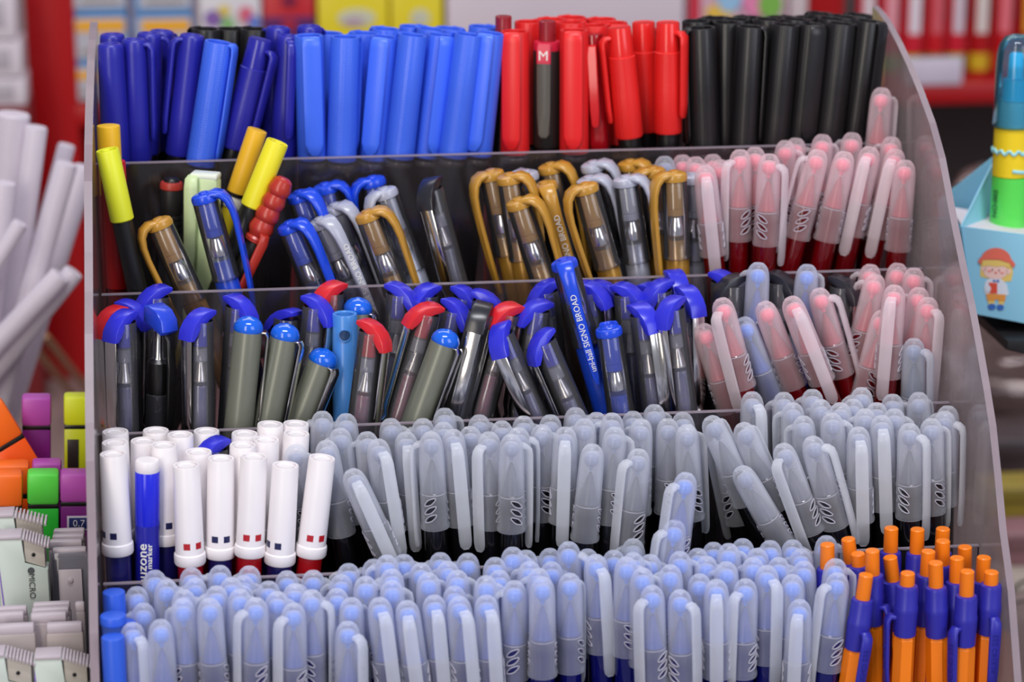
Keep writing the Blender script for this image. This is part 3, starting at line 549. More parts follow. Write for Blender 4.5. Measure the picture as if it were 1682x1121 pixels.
# third tier
rows(3, '''
hr 180 516 2 -50 .35; hb 202 522 2 -42 .04; hb 214 505 0 62 .5; hb 257 480 -4 -60 .85; bg 262 508 -2 40 .3; hb 329 520 0 -46 .06; hb 392 497 -6 52 .5; gm 410 520 -10 88 .1; gm 472 532 -20 70 .14; hb 471 516 -8 180 .6
gm 537 574 -38 56 .2; hb 519 497 -10 60 .5; hr 545 474 -8 -48 .8; lb 566 515 1 0 .3; gm 589 489 -6 70 .75; hr 611 538 -12 60 .06; hb 656 476 -6 66 .85; hb 700 478 -8 -46 .9; hr 704 508 -28 -60 .3; gm 738 542 -36 66 .04; hb 748 504 -20 60 .6; hk 792 508 -25 -6 .2; hb 764 482 -14 60 .92; hb 797 488 -10 80 .7
hr 836 508 -26 -50 .3; hb 884 503 -16 -60 .4; hb 821 545 42 -30 .03; hb 890 556 42 -66 .04; sbt 925 427 28 0 .12; sc 999 537 15 176 .03; hb 897 472 10 -60 .9; hb 968 473 8 60 .92; hb 990 472 6 70 .95; hb 1028 476 8 60 .85; hb 1056 474 6 180 .93; hb 1054 510 14 32 .1; hb 1103 500 12 -42 .03; hb 1083 471 6 -55 .8; hb 1110 456 2 20 .95; hb 1131 482 2 30 .35; hb 1188 456 0 60 .95; hd 1152 560 2 0 .5
hk 1203 462 0 -60 .93; hk 1281 457 -3 60 .95; hk 1384 464 -8 62 .9
gb 1246 433 -5 180 .85; gb 1327 436 -9 180 .85; gr 1153 535 33 177 .14; gr 1184 492 25 -32 .0; gb 1219 524 38 177 .8; gr 1253 498 38 165 .42; gr 1297 490 40 10 .0; gr 1343 476 28 72 .36; gr 1440 452 -24 180 .6; gr 1431 436 -12 180 .9; gr 1476 434 -14 180 .9; gr 1502 442 -6 180 .8; gr 1452 512 -24 180 .3; gr 1470 470 -9 -10 .12; gr 1511 474 -14 180 .5; gr 1535 490 -13 42 .12; gd 1501 558 -1 62 .02
''')
# fourth tier: white board markers, then gel pens
rows(4, '''
wn 183 746 5 -40 .02; wn 189 727 4 180 .4; wn 188 709 3 180 .8; wb 242 756 0 0 .03; wn 236 724 2 180 .5; wn 269 731 2 -10 .22; wn 256 707 1 180 .95; wn 296 714 1 180 .75; wn 339 708 0 180 .93; wr 326 742 2 180 .4; wr 306 764 4 14 .02; wn 363 753 -1 3 .03; wr 417 750 -4 8 .03; wn 469 764 -6 -36 .02; wr 529 752 -12 16 .03; wn 402 712 -2 180 .9; wr 399 731 -2 180 .5; wn 437 722 -4 180 .55; wn 444 697 -3 180 .95; wr 486 696 -5 180 .98; wn 487 712 -6 180 .6; hb 352 731 -1 -55 .6
gk 486 733 -1 180 .25
''')
rows(4, '''
gk 529 678 2 180; gk 568 682 4 180; gk 641 690 6 180; gk 694 690 4 180; gk 730 673 2 180; gk 728 696 3 180; gk 787 684 2 180; gk 824 694 2 180; gk 860 686 0 180
gk 534 726 18 172; gk 575 774 45 4 .02; gk 557 706 14 180; gk 601 712 12 180; gk 619 724 16 20; gk 666 712 8 4; gk 707 712 5 -105; gk 743 708 9 10; gk 803 712 2 -38; gk 772 703 4 180; gk 852 705 0 92
gk 904 684 0 -36; gk 929 704 -3 0; gk 960 690 -2 180; gk 974 732 -9 170 .02; gk 1011 704 -8 120; gk 1006 681 -4 180; gk 1053 691 -4 180; gk 1040 678 -3 180; gk 1075 667 -2 180; gk 980 680 -2 180; gk 1050 740 -10 -52 .02; gk 1097 690 0 100; gk 1120 680 10 24
gk 1165 687 44 150 .2; gk 1217 698 42 150 .3; gk 1214 770 58 168 .02; gk 1283 732 36 -40 .06; gk 1332 720 28 64 .1; gk 1235 646 2 28 .9; gk 1287 647 3 180; gk 1302 664 2 180; gk 1334 642 2 180; gk 1348 659 3 180; gk 1319 686 6 180; gk 1366 681 7 180; gk 1415 639 0 180; gk 1401 658 0 180; gk 1421 674 0 180; gk 1466 650 0 180; gk 1469 674 0 180; gk 1509 647 0 150; gk 1410 704 2 8; gk 1448 685 3 5; gk 1494 698 0 60; gk 1552 678 -2 74; gk 1561 669 -2 180
gk 945 672 0 180; gk 1128 700 4 180; gk 1185 712 20 180 .7; gk 890 700 0 180; gk 840 716 0 180; gk 1380 664 2 180; gk 1440 664 0 180; gk 1530 690 0 180
''')
# bottom tier: blue gel pens, plain blue pens at the left end, orange clickers at the right end
rows(5, '''
bd 186 972 0 0 .8; bs 182 1010 0 0 .45; bd 205 1022 1 0 .5; bd 183 1046 0 0 .05
gb 1128 779 -14 -50 .93; gb 1110 857 -13 -60 .6; gd 1040 888 0 180 .97; gb 842 902 0 180 .6; gb 934 893 0 80 .6; gb 1358 883 -4 180 .9
gb 978 914 6 24 .25; gb 1029 918 0 105 .25
''')
rows(5, '''
gb 254 940 2 180; gb 314 936 3 180; gb 361 932 2 180; gb 409 933 2 180; gb 471 941 2 180; gb 273 955 3 180; gb 320 953 2 180; gb 400 949 1 180; gb 441 958 1 180; gb 484 962 0 180; gb 224 967 5 180; gb 355 966 2 180; gb 394 971 1 180; gb 235 994 4 180; gb 301 972 5 180
gb 217 1026 6 30; gb 263 1021 6 175; gb 299 987 8 -140; gb 343 986 7 160; gb 420 985 0 -62; gb 482 994 0 -48
gb 572 929 3 180; gb 613 922 3 180; gb 663 914 3 180; gb 723 911 2 180; gb 768 912 2 180; gb 813 919 1 180; gb 514 940 2 180; gb 560 947 3 180; gb 600 950 4 180; gb 643 938 4 180; gb 691 928 4 180; gb 703 944 4 180; gb 751 940 3 180; gb 798 949 2 180; gb 489 963 1 180; gb 553 970 3 180; gb 643 957 5 180; gb 746 966 4 180
gb 512 972 1 72; gb 577 985 2 140; gb 571 1024 1 46; gb 622 985 13 12; gb 667 990 13 0; gb 712 981 9 8; gb 753 983 9 22; gb 798 981 6 16
gb 903 904 1 180; gb 864 907 1 180; gb 885 937 0 180; gb 906 926 0 180; gb 845 957 0 -95; gb 891 951 0 178; gb 936 945 0 150; gb 1071 965 2 -44; gb 1117 972 2 50
gb 1008 907 1 180; gb 1040 911 0 180; gb 1068 914 0 180; gb 1101 931 0 180; gb 1117 909 0 180; gb 1055 936 1 180
gb 1172 894 0 180; gb 1146 904 0 180; gb 1197 896 0 180; gb 1220 888 0 180; gb 1265 891 0 180; gb 1302 890 0 180; gb 1244 904 0 180; gb 1316 905 -1 180; gb 1160 917 0 180; gb 1237 919 0 180; gb 1279 919 0 180; gb 1193 926 0 180; gb 1321 925 -2 180; gb 1149 946 1 180
gb 1177 955 0 0; gb 1225 954 -4 -36; gb 1260 932 -2 32; gb 1302 947 -2 175; gb 1314 988 -5 -6; gb 1377 944 -12 -50 .1; gb 1374 921 -10 180 .5
gb 965 905 1 180; gb 380 952 1 180; gb 455 975 1 180; gb 820 940 1 180; gb 870 925 0 180; gb 735 925 3 180; gb 635 915 3 180; 
''')
rows(5, '''
oc 1464 867 -3 180 .9; oc 1507 869 -3 180 .85; oc 1549 868 -6 180 .95; oc 1549 888 -3 180 .6; oc 1359 894 0 170 .55; oc 1393 885 12 180 .9; os 1409 909 8 180 .72; oc 1433 904 0 60 .45; oc 1462 915 12 180 .65; oc 1525 905 -6 180 .5; oc 1585 898 -2 180 .75; oc 1572 916 -3 180 .42; oc 1620 915 -9 180 .5; oc 1423 944 -15 34 .04; os 1491 941 -5 -72 .06; oc 1537 924 1 -150 .22; oc 1589 938 -4 -38 .05; os 1632 939 -7 22 .12
''')


# depth: pens of one kind stand on one floor, so how high a top shows tells how far back it stands; then push neighbours apart along the line of sight
REACH = {'g': 8.8, 's': 11.8, 'h': 9.2, 'r': 8.6, 'n': 9.9, 'o': 8.4, 'p': 8.4, 't': 8.0, 'w': 6.4}
def solve():
    rnd = random.Random(11)
    for p in PENS:
        if p['clip'] == 180: p['clip'] = rnd.choice((-1, 1))*(rnd.uniform(106, 134) if p['kind'][0] in 'gh' else rnd.uniform(128, 146))
        k = p['tier']; y0 = lipY(k)+TH/2+max(p['r'], REACH.get(p['kind'][0], 5)*mm*math.cos(math.radians(p['clip'])))+.0012; y1 = lipY(k-1)-TH/2-max(p['r']+.0004, -REACH.get(p['kind'][0], 5)*mm*math.cos(math.radians(p['clip'])))-.0007; p['y0'], p['y1'] = y0, y1
        if p['f'] is not None: Y = y0+(y1-y0)*p['f']; p['fix'] = True
        else:
            Y = at_z(p['x'], p['y'], ZS[k])[1]; p['fix'] = False
        p['Y'] = min(max(Y, y0), y1)
    def geo(p):
        T = at(p['x'], p['y'], p['Y']); T[0] = min(max(T[0], p['r']-.0003), W-p['r']-.0008); B = at(p['x']+p['lean']*200, p['y']+200, p['Y']); a = (T-B)/np.linalg.norm(T-B)
        L = (T[2]-FL[p['tier']])/a[2]; base = T-a*L
        lo, hi = p['r']-.0001, W-p['r']-.0010          # the foot stays between the side panels
        if base[0] < lo or base[0] > hi:
            base[0] = min(max(base[0], lo), hi); a = T-base; L = np.linalg.norm(a); a = a/L
        up = p['r']*math.hypot(a[0], a[1])/max(.3, a[2])+.0003; base = base+a*up; L -= up
        p['T'], p['a'], p['L'], p['base'] = T, a, L, base
    for p in PENS: geo(p)
    def segd(p, q):
        best = None
        for ti in (0, .3, .6, 1.0):
            P = p['T']-p['a']*.07*ti
            w = P-q['T']; s = float(np.clip(-(w@q['a']), 0, .10)); d = P-(q['T']-q['a']*s); n = np.linalg.norm(d)
            if best is None or n < best[0]: best = (n, d)
        for ti in (0, .3, .6, 1.0):
            P = q['T']-q['a']*.07*ti
            w = P-p['T']; s = float(np.clip(-(w@p['a']), 0, .10)); d = (p['T']-p['a']*s)-P; n = np.linalg.norm(d)
            if n < best[0]: best = (n, d)
        return best
    for k in range(1, 6):
        G = [p for p in PENS if p['tier'] == k]
        for it in range(60):
            moved = 0
            for i, p in enumerate(G):
                for q in G[i+1:]:
                    if abs(p['T'][0]-q['T'][0]) > .05: continue
                    n, d = segd(p, q); need = p['r']+q['r']
                    if n < need-1e-4:
                        dx2 = n*n-d[1]*d[1]; want = math.sqrt(max(0, need*need-dx2))-abs(d[1])
                        s = 1 if (d[1] > 0 or (d[1] == 0 and p['y'] < q['y'])) else -1
                        if abs(p['y']-q['y']) > 14: s = 1 if p['y'] < q['y'] else -1
                        if p['fix'] and q['fix'] and abs(p['f']-q['f']) > .02: s = 1 if p['f'] > q['f'] else -1
                        e = .5*want*.6
                        for o, sg in ((p, s), (q, -s)):
                            m_ = e*(.25 if o['fix'] else 1)
                            Y = min(max(o['Y']+sg*m_, o['y0']), o['y1'])
                            if abs(Y-o['Y']) > 1e-6: o['Y'] = Y; geo(o); moved += 1
            if not moved: break
    bad = 0
    for i, p in enumerate(PENS):
        for q in PENS[i+1:]:
            if q['tier'] == p['tier'] and abs(p['T'][0]-q['T'][0]) < .04 and segd(p, q)[0] < (p['r']+q['r'])*.8:
                bad += 1
    print('pens', len(PENS), 'still touching', bad)
solve()
for k, xs in DIVS:
    for fx in xs:
        for p in PENS:
            if p['tier'] != k: continue
            for t in np.linspace(0, p['L'], 40):
                q = p['T']-p['a']*t
                if abs(q[0]-fx*W) < p['r']+.001 and q[1]+p['r'] > lipY(k)*.25+lipY(k-1)*.75: print('DIV', k, fx, p['kind'], p['x'], p['y'], 'depth', round(t, 3), 'of', round(p['L'], 3)); break
def put(name, label, cat, group, parts, base, a, L, clip):
    z = Vector(a); v = Vector(CAM)-Vector(base); v = (v-z*v.dot(z)).normalized(); right = z.cross(v)     # seen from the front, right = z x v
    ang = math.radians(clip); x = v*math.cos(ang)+right*math.sin(ang); y = z.cross(x)
    Mx = Matrix(((x.x, y.x, z.x, base[0]), (x.y, y.y, z.y, base[1]), (x.z, y.z, z.z, base[2]), (0, 0, 0, 1)))
    root = thing(name, label, cat, group, Mx)
    for pn, me, st, ch in parts:
        o = link(pn, me, root)
        if st is None: o.location = (0, 0, L)
        elif st[0] == 's': o.location = (0, 0, L-st[1]); o.scale = (1, 1, (L-st[1])/st[2])
        else: o.location = (0, 0, L+st[1])
        for cn, cm, mt in ch:
            c = link(cn, cm, o)
            if isinstance(mt, Matrix): c.matrix_local = mt
    return root
# ------------------------------------------------------------------ names and labels
NAMES = {
 'gb': ('gel_pen', 'frosted-cap blue gel pen', 'frosted blue gel pens'), 'gk': ('gel_pen', 'frosted-cap black gel pen', 'frosted black gel pens'), 'gr': ('gel_pen', 'frosted-cap red gel pen', 'frosted red gel pens'), 'gd': ('gel_pen', 'grey-tinted gel pen', 'grey-tinted gel pens'),
 'ry': ('marker_pen', 'royal blue marker', 'royal blue markers'), 'rr': ('marker_pen', 'red hollow-topped marker', 'red markers'), 'rk': ('marker_pen', 'black hollow-topped marker', 'black markers'),
 'nv': ('marker_pen', 'dark blue capped pen', 'dark blue capped pens'), 'ns': ('marker_pen', 'dark blue stepped-cap pen', 'stepped-cap pens'), 'rs': ('marker_pen', 'red stepped-cap pen', 'stepped-cap pens'), 'rt': ('marker_pen', 'tinted red slim pen', 'red markers'), 'rm': ('marker_pen', 'black pen with pink collar and letter M', 'red markers'), 'ru': ('marker_pen', 'maroon-ended pen', 'red markers'),
 'sb': ('gel_pen', 'clear blue-clipped pen', 'curved-clip pens'), 'sbt': ('gel_pen', 'clear pen with lettered blue clip', 'curved-clip pens'), 'sg': ('gel_pen', 'clear gold-clipped pen', 'curved-clip pens'), 'sgt': ('gel_pen', 'clear pen with lettered gold clip', 'curved-clip pens'), 'ss': ('gel_pen', 'clear silver-clipped pen', 'curved-clip pens'), 'sst': ('gel_pen', 'clear pen with lettered silver clip', 'curved-clip pens'),
 'hb': ('hook_top_pen', 'clear blue-hooked pen', 'hook-topped pens'), 'hr': ('hook_top_pen', 'clear red-hooked pen', 'hook-topped pens'), 'hk': ('hook_top_pen', 'clear black-hooked pen', 'hook-topped pens'), 'gm': ('grey_marker', 'blue-ended grey marker', 'grey markers'),
 'wn': ('board_marker', 'white-capped navy marker', 'white-capped markers'), 'wr': ('board_marker', 'white-capped red marker', 'white-capped markers'), 'oc': ('click_pen', 'orange clicker pen', 'orange clicker pens'), 'os': ('click_pen', 'pressed-in orange clicker', 'orange clicker pens'), 'bd': ('blue_pen', 'plain blue pen', 'plain blue pens'),
}
ONE = {
 'wb': ('board_marker', 'bright blue marker with white end and white lettering, among white markers'), 'ya': ('highlighter', 'amber-capped highlighter behind the lime one, by the left side panel'), 'yl': ('highlighter', 'lime-capped highlighter with ringed end and black body, leaning on left panel'), 'yb': ('highlighter', 'amber marker with black ring and white band, leaning beside the yellow one'), 'yy': ('highlighter', 'yellow-capped marker with black body, leaning in the second tier'),
 'rg': ('red_marker', 'glossy red marker behind the lime highlighter'), 'br': ('soft_grip_pen', 'black pen with dull red ring, behind pale green highlighter'), 'pg': ('highlighter', 'pale green flat highlighter with ridged clip'), 'tw': ('bead_capped_brush', 'brick red bead-shaped cap over dark brush, leaning beside the yellow marker'),
 'bg': ('click_pen', 'clear pen with chrome tube, black grip and blue top, third tier'), 'lb': ('marker_pen', 'sky blue tube pen with a round hole, between grey markers'), 'sc': ('gel_pen', 'clear pen with blue ring-shaped end, beside the lettered blue clip'), 'bs': ('blue_pen', 'pale blue pen with disc end, between plain blue pens'), 'hd': ('clear_pen', 'smoky clear barrel without cap, between blue hooks and pink gel pens'),
}
ORD = ['', 'first', 'second', 'third', 'fourth', 'fifth', 'sixth', 'seventh', 'eighth', 'ninth', 'tenth', '11th', '12th', '13th', '14th', '15th', '16th', '17th', '18th', '19th', '20th'] + ['%d%s' % (i, {1: 'st', 2: 'nd', 3: 'rd'}.get(i % 10, 'th')) for i in range(21, 80)]
TIER = {1: 'top tier', 2: 'second tier', 3: 'third tier', 4: 'fourth tier', 5: 'bottom tier'}
def row_of(p): return ['front row', 'middle row', 'back row'][min(2, int(3*(p['Y']-p['y0'])/max(1e-6, p['y1']-p['y0']+1e-5)))]
buckets = {}
for p in PENS: p['row'] = row_of(p); buckets.setdefault((p['kind'], p['tier'], p['row']), []).append(p)
for b in buckets.values():
    b.sort(key=lambda p: p['x'])
    for i, p in enumerate(b): p['n'], p['of'] = i+1, len(b)
count = {}
for p in PENS: count[p['kind']] = count.get(p['kind'], 0)+1
def look(p):
    c = ((p['clip']+180) % 360)-180; l = p['lean']
    t = []
    if l > .2: t.append('tilted left')
    elif l < -.2: t.append('tilted right')
    elif abs(c) <= 25: t.append('clip in front')
    elif 25 < c <= 100: t.append('clip on right')
    elif -100 <= c < -25: t.append('clip on left')
    return t[0] if t else ''
for p in sorted(PENS, key=lambda q: (q['tier'], q['x'])):
    k = p['kind']
    if k in ONE: nm, lab = ONE[k]; grp = None
    else:
        nm, base, g = NAMES[k]; grp = g + ' in the ' + TIER[p['tier']]
        if count[k] == 1: lab = base + ' in the ' + TIER[p['tier']]
        else:
            lk = look(p); pos = (ORD[p['n']] + ' from left in ' if p['of'] > 1 else 'in ') + TIER[p['tier']] + "'s " + p['row']
            lab = base + (', ' + lk if lk else '') + ', ' + pos
    if k not in _kinds: _kinds[k] = KIND[k]()
    cat = 'highlighter' if nm == 'highlighter' else ('brush' if nm == 'bead_capped_brush' else ('marker' if 'marker' in nm else 'pen'))
    put(nm, lab, cat, grp, _kinds[k], p['base'], p['a'], p['L'], p['clip'])
# ------------------------------------------------------------------ counter, wall and the shelf behind
def struct(name, me, label=None):
    o = link(name, me); o['kind'] = 'structure'
    if label: o['label'] = label
    return o
cm = plastic('counter_top', (142, 122, 118), .45, .4, var=.12, scale=8)
struct('floor_counter', MB().box(-.9, 1.3, -.32, 1.55, -.03, 0).mesh('counter', cm, smooth=False))
struct('wall_back', MB().box(-1.6, 2.2, 1.60, 1.65, -.03, 1.2).mesh('wall', plastic('wall_paint', (150, 142, 146), .7, .2, var=.08, scale=5), smooth=False))
def span(x0, x1, y0, y1, Y):
    """size in metres of a frontal rectangle measured in the photograph at depth Y"""
    a, b = at(x0, (y0+y1)/2, Y), at(x1, (y0+y1)/2, Y); c, d = at((x0+x1)/2, y0, Y), at((x0+x1)/2, y1, Y)
    return a[0], b[0], d[2], c[2]
YS = .68
ZB = float(at(1560, 136, YS)[2])
red_m = plastic('red_enamel', (168, 12, 18), .4, .4, var=.08, scale=6); shadow_m = plastic('shadow_backing', (84, 76, 76), .7, .3, var=.1, scale=5)  # dark backing: the shadow below the shelf board is put into its colour
xL = at(44, 100, YS)[0]; xU = at(116, 100, YS)[0]; xR = at(1720, 150, YS)[0]+.25
shelf = thing('shelf_unit', 'red enamelled shelf unit standing behind the pen stand', 'shelf')
link('upright', MB().rbox(xL, xU+.004, YS, YS+.03, .0, .55, .002).mesh('upright', red_m), shelf)
link('upright', MB().rbox(at(1330, 20, YS)[0], at(1398, 20, YS)[0], YS+.02, YS+.05, ZB, .55, .002).mesh('upright', red_m), shelf)
link('shelf_board', MB().rbox(xU, xR, YS, YS+.28, ZB-.016, ZB, .002).mesh('shelf_board', red_m), shelf)
link('lower_panel', MB().rbox(xL-.004, at(480, 400, YS)[0], YS+.032, YS+.045, .0, ZB-.017, .002).mesh('lower_panel', red_m), shelf)
link('back_panel', MB().box(at(480, 400, YS)[0], xR, YS+.285, YS+.295, .0, .55).mesh('back_panel', shadow_m, smooth=False), shelf)
link('back_panel', MB().box(xU, at(480, 400, YS)[0], YS+.285, YS+.295, .0, .55).mesh('back_panel', plastic('pale_backing', (168, 158, 164), .7), smooth=False), shelf)
strip_x0, strip_x1, _, z1 = span(1486, 1580, 94, 132, YS)
link('price_strip', MB().rbox(strip_x0, strip_x1, YS-.002, YS, ZB-.001, z1, .0006).mesh('price_strip', plastic('pale_strip', (204, 192, 208), .4)), shelf)
def goods(name, label, cat, x0, x1, ytop, colour, depth=.05, group=None, prints=(), zb=None, rough=.4, dy=.004, b=.002, Y=None):
    Y = YS+dy if Y is None else Y; zb = ZB+.0003 if zb is None else zb
    X0, X1, _, _ = span(x0, x1, 60, 60, Y); zt = float(at((x0+x1)/2, ytop, Y)[2])
    t = thing(name, label, cat, group, loc=((X0+X1)/2, Y+depth/2, zb))
    cx, cy = (X0+X1)/2, Y+depth/2
    link('box', MB().rbox(X0-cx, X1-cx, -depth/2, depth/2, 0, zt-zb, b).mesh('box', plastic('goods_%d_%d_%d' % colour, colour, rough, var=.05, scale=20)), t)
    for pi, (pn, px0, px1, py0, py1, c, shape) in enumerate(prints):
        li = .0012+.0005*pi
        a0, a1, c0, c1 = span(px0, px1, py0, py1, Y); m = MB()
        if shape == 'r': m.rbox(a0-cx, a1-cx, -depth/2-li, -depth/2+.0002, c0-zb, c1-zb, .0004)
        else:
            n = 16; m.prism([((a0+a1)/2-cx+(a1-a0)/2*math.cos(2*math.pi*i/n), (c0+c1)/2-zb+(c1-c0)/2*math.sin(2*math.pi*i/n)) for i in range(n)], -depth/2-li, -depth/2+.0002)
        link(pn, m.mesh(pn, plastic('goods_%d_%d_%d' % c, c, .4, var=.05, scale=20), smooth=False), t)
    return t
zr = [(-62, 17), (26, 100), (106, 168)]
zt_prev = ZB
for ci, (x0, x1) in enumerate(((113, 211), (221, 318))):
    zb = ZB
    for ri in (2, 1, 0):
        y0, y1 = zr[ri]; base = float(at(160, y1, YS+.004)[2]) if ri < 2 else ZB
        pr = [('silver_window', x0+6, x1-6, y0+3, y1-4, (176, 176, 186), 'r'), ('orange_band', x0+12, x1-6, y0+(6 if ri == 1 else 10), y0+(26 if ri == 1 else 24), (228, 164, 40), 'r'), ('grey_print', x0+20, x1-16, y1-20, y1-14, (150, 140, 134), 'r')]
        goods('blister_pack', 'light blue pack with silver window and orange band, %s of the %s pile' % (['top', 'middle', 'bottom'][ri], ['pile beside the red upright', 'pile next to the flowered pack'][ci].replace('pile ', '', 1) if 0 else ['outer', 'inner'][ci]), 'pack', x0, x1, y0, (98, 150, 204), .05, 'light blue packs on the red shelf', pr[:3], zb=zb+.0004)
        zb = float(at((x0+x1)/2, y0, YS+.004)[2])
goods('sticker_pack', 'white pack printed with coloured flowers beside the blue packs', 'pack', 328, 430, -40, (206, 202, 206), .05, None, [('flower_print', 335, 366, 16, 44, (128, 92, 160), 'o'), ('flower_print', 358, 378, 8, 26, (214, 190, 84), 'o'), ('flower_print', 362, 386, 28, 48, (128, 176, 110), 'o'), ('flower_print', 392, 416, 10, 36, (206, 96, 120), 'o'), ('flower_print', 408, 428, 24, 48, (92, 120, 196), 'o')])
goods('card_box', 'red and purple box between flowered and yellow boxes', 'box', 433, 518, -50, (186, 14, 30), .06, None, [('purple_band', 434, 517, 27, 70, (92, 30, 92), 'r'), ('round_print', 462, 488, -8, 10, (120, 16, 60), 'o'), ('round_print', 462, 488, 31, 46, (170, 30, 50), 'o')])
for i, (x0, x1) in enumerate(((522, 639), (642, 728))):
    goods('card_box', ['yellow box with pale oval print beside the red and purple box', 'yellow box with pale oval print beside the large white box'][i], 'box', x0, x1, -60, (222, 202, 26), .06, 'yellow boxes on the red shelf', [('oval_print', x0+32, x1-22, 14, 44, (196, 196, 170), 'o'), ('violet_print', x0+42, x1-40, 28, 42, (176, 150, 168), 'o')])
goods('storage_box', 'large whitish mottled box behind the red markers', 'box', 734, 1124, -60, (206, 192, 200), .07)
goods('activity_pack', 'multicoloured pack in pink, yellow, blue and green behind black markers', 'pack', 1130, 1292, -50, (200, 160, 176), .05, None, [('red_edge', 1131, 1150, -48, 60, (196, 40, 60), 'r'), ('yellow_print', 1158, 1206, 6, 34, (226, 186, 70), 'o'), ('blue_print', 1176, 1220, -40, 20, (150, 190, 222), 'o'), ('pink_print', 1218, 1262, -36, 26, (226, 130, 170), 'o'), ('green_print', 1244, 1284, -16, 28, (120, 176, 70), 'o')])
goods('paper_roll_box', 'narrow whitish box beside the red upright', 'box', 1296, 1326, -50, (196, 180, 182), .05)
def glue_stick_pack(x0, x1, ytop, label, col, lab, low):
    Y = YS+.03; X0, X1, _, _ = span(x0, x1, 60, 60, Y); zt = float(at((x0+x1)/2, ytop, Y)[2]); r = (X1-X0)/2-.0006; cx = (X0+X1)/2; h = zt-ZB
    t = thing('glue_tube', label, 'glue tube', 'glue tubes on the red shelf', loc=(cx, Y, ZB+.0003))
    link('tube', MB().lathe([(r*.7, h), (r*.95, h-.002), (r, h-.006), (r, .002), (r*.95, 0)], 20).mesh('tube', plastic('goods_%d_%d_%d' % col, col, .3)), t)
    for pn, (z0, z1), c, hw in (('white_label', (h*.42, h*.8), lab, .55), ('green_print', (.004, h*.22), low, 1.2)):
        m = MB(); vs = []; n = 8
        for z in (z0, z1):
            for i in range(n+1):
                a = -math.pi/2+hw*(2*i/n-1); vs.append(((r+.0004)*math.cos(a), (r+.0004)*math.sin(a), z))
        m.add(vs, [(i, i+1, n+2+i, n+1+i) for i in range(n)]); link(pn, m.mesh(pn, plastic('goods_%d_%d_%d' % c, c, .4)), t)
for i, (x0, x1, c, l, g) in enumerate(((1404, 1440, (214, 40, 66), (214, 200, 206), (120, 166, 60)), (1442, 1478, (208, 36, 56), (222, 150, 160), (120, 166, 60)), (1480, 1516, (206, 34, 52), (222, 214, 222), (128, 172, 66)), (1518, 1552, (200, 24, 36), (206, 90, 100), (96, 130, 60)), (1554, 1586, (206, 30, 50), (206, 196, 206), (128, 172, 66)),
        (1590, 1626, (176, 14, 22), (216, 206, 200), (206, 170, 30)), (1628, 1664, (190, 20, 28), (224, 110, 120), (196, 60, 30)), (1666, 1704, (170, 14, 22), (226, 160, 40), (206, 170, 30)))):
    glue_stick_pack(x0, x1, -45, 'red glue tube on the shelf, %s from the red upright' % ORD[i+1], c, l, g)

# white boxes by the red upright
Yb = YS-.06
wst = thing('box_stand', 'dark plinth carrying white boxes beside the red upright', 'plinth'); X0, X1, zb0, _ = span(-70, 44, 60, 176, Yb)
link('plinth', MB().rbox(X0, X1, Yb-.004, Yb+.05, 0, zb0, .002).mesh('plinth', plastic('plinth', (120, 30, 34), .5)), wst)
zb = zb0
for i, (y0, y1) in enumerate(((128, 176), (66, 124), (-20, 60))):
    zt = float(at(-10, y0, Yb)[2]); x0, x1 = X0+.004, at([38, 34, 28][i], 60, Yb)[0]
    t = thing('carton', 'small off-white carton, %s of the pile by the red upright' % ['lowest', 'middle', 'uppermost'][i], 'box', 'off-white cartons', loc=((x0+x1)/2, Yb+.02, zb+.0003))
    link('carton', MB().rbox(-(x1-x0)/2, (x1-x0)/2, -.02, .02, 0, zt-zb-.001, .0015).mesh('carton', plastic('carton', (206, 196, 204), .5, var=.06, scale=30)), t)
    link('grey_print', MB().rbox((x1-x0)/2-.022, (x1-x0)/2-.008, -.0212, -.0198, (zt-zb)*.25, (zt-zb)*.75, .0004).mesh('grey_print', plastic('carton_print', (172, 164, 172), .5)), t)
    zb = zt

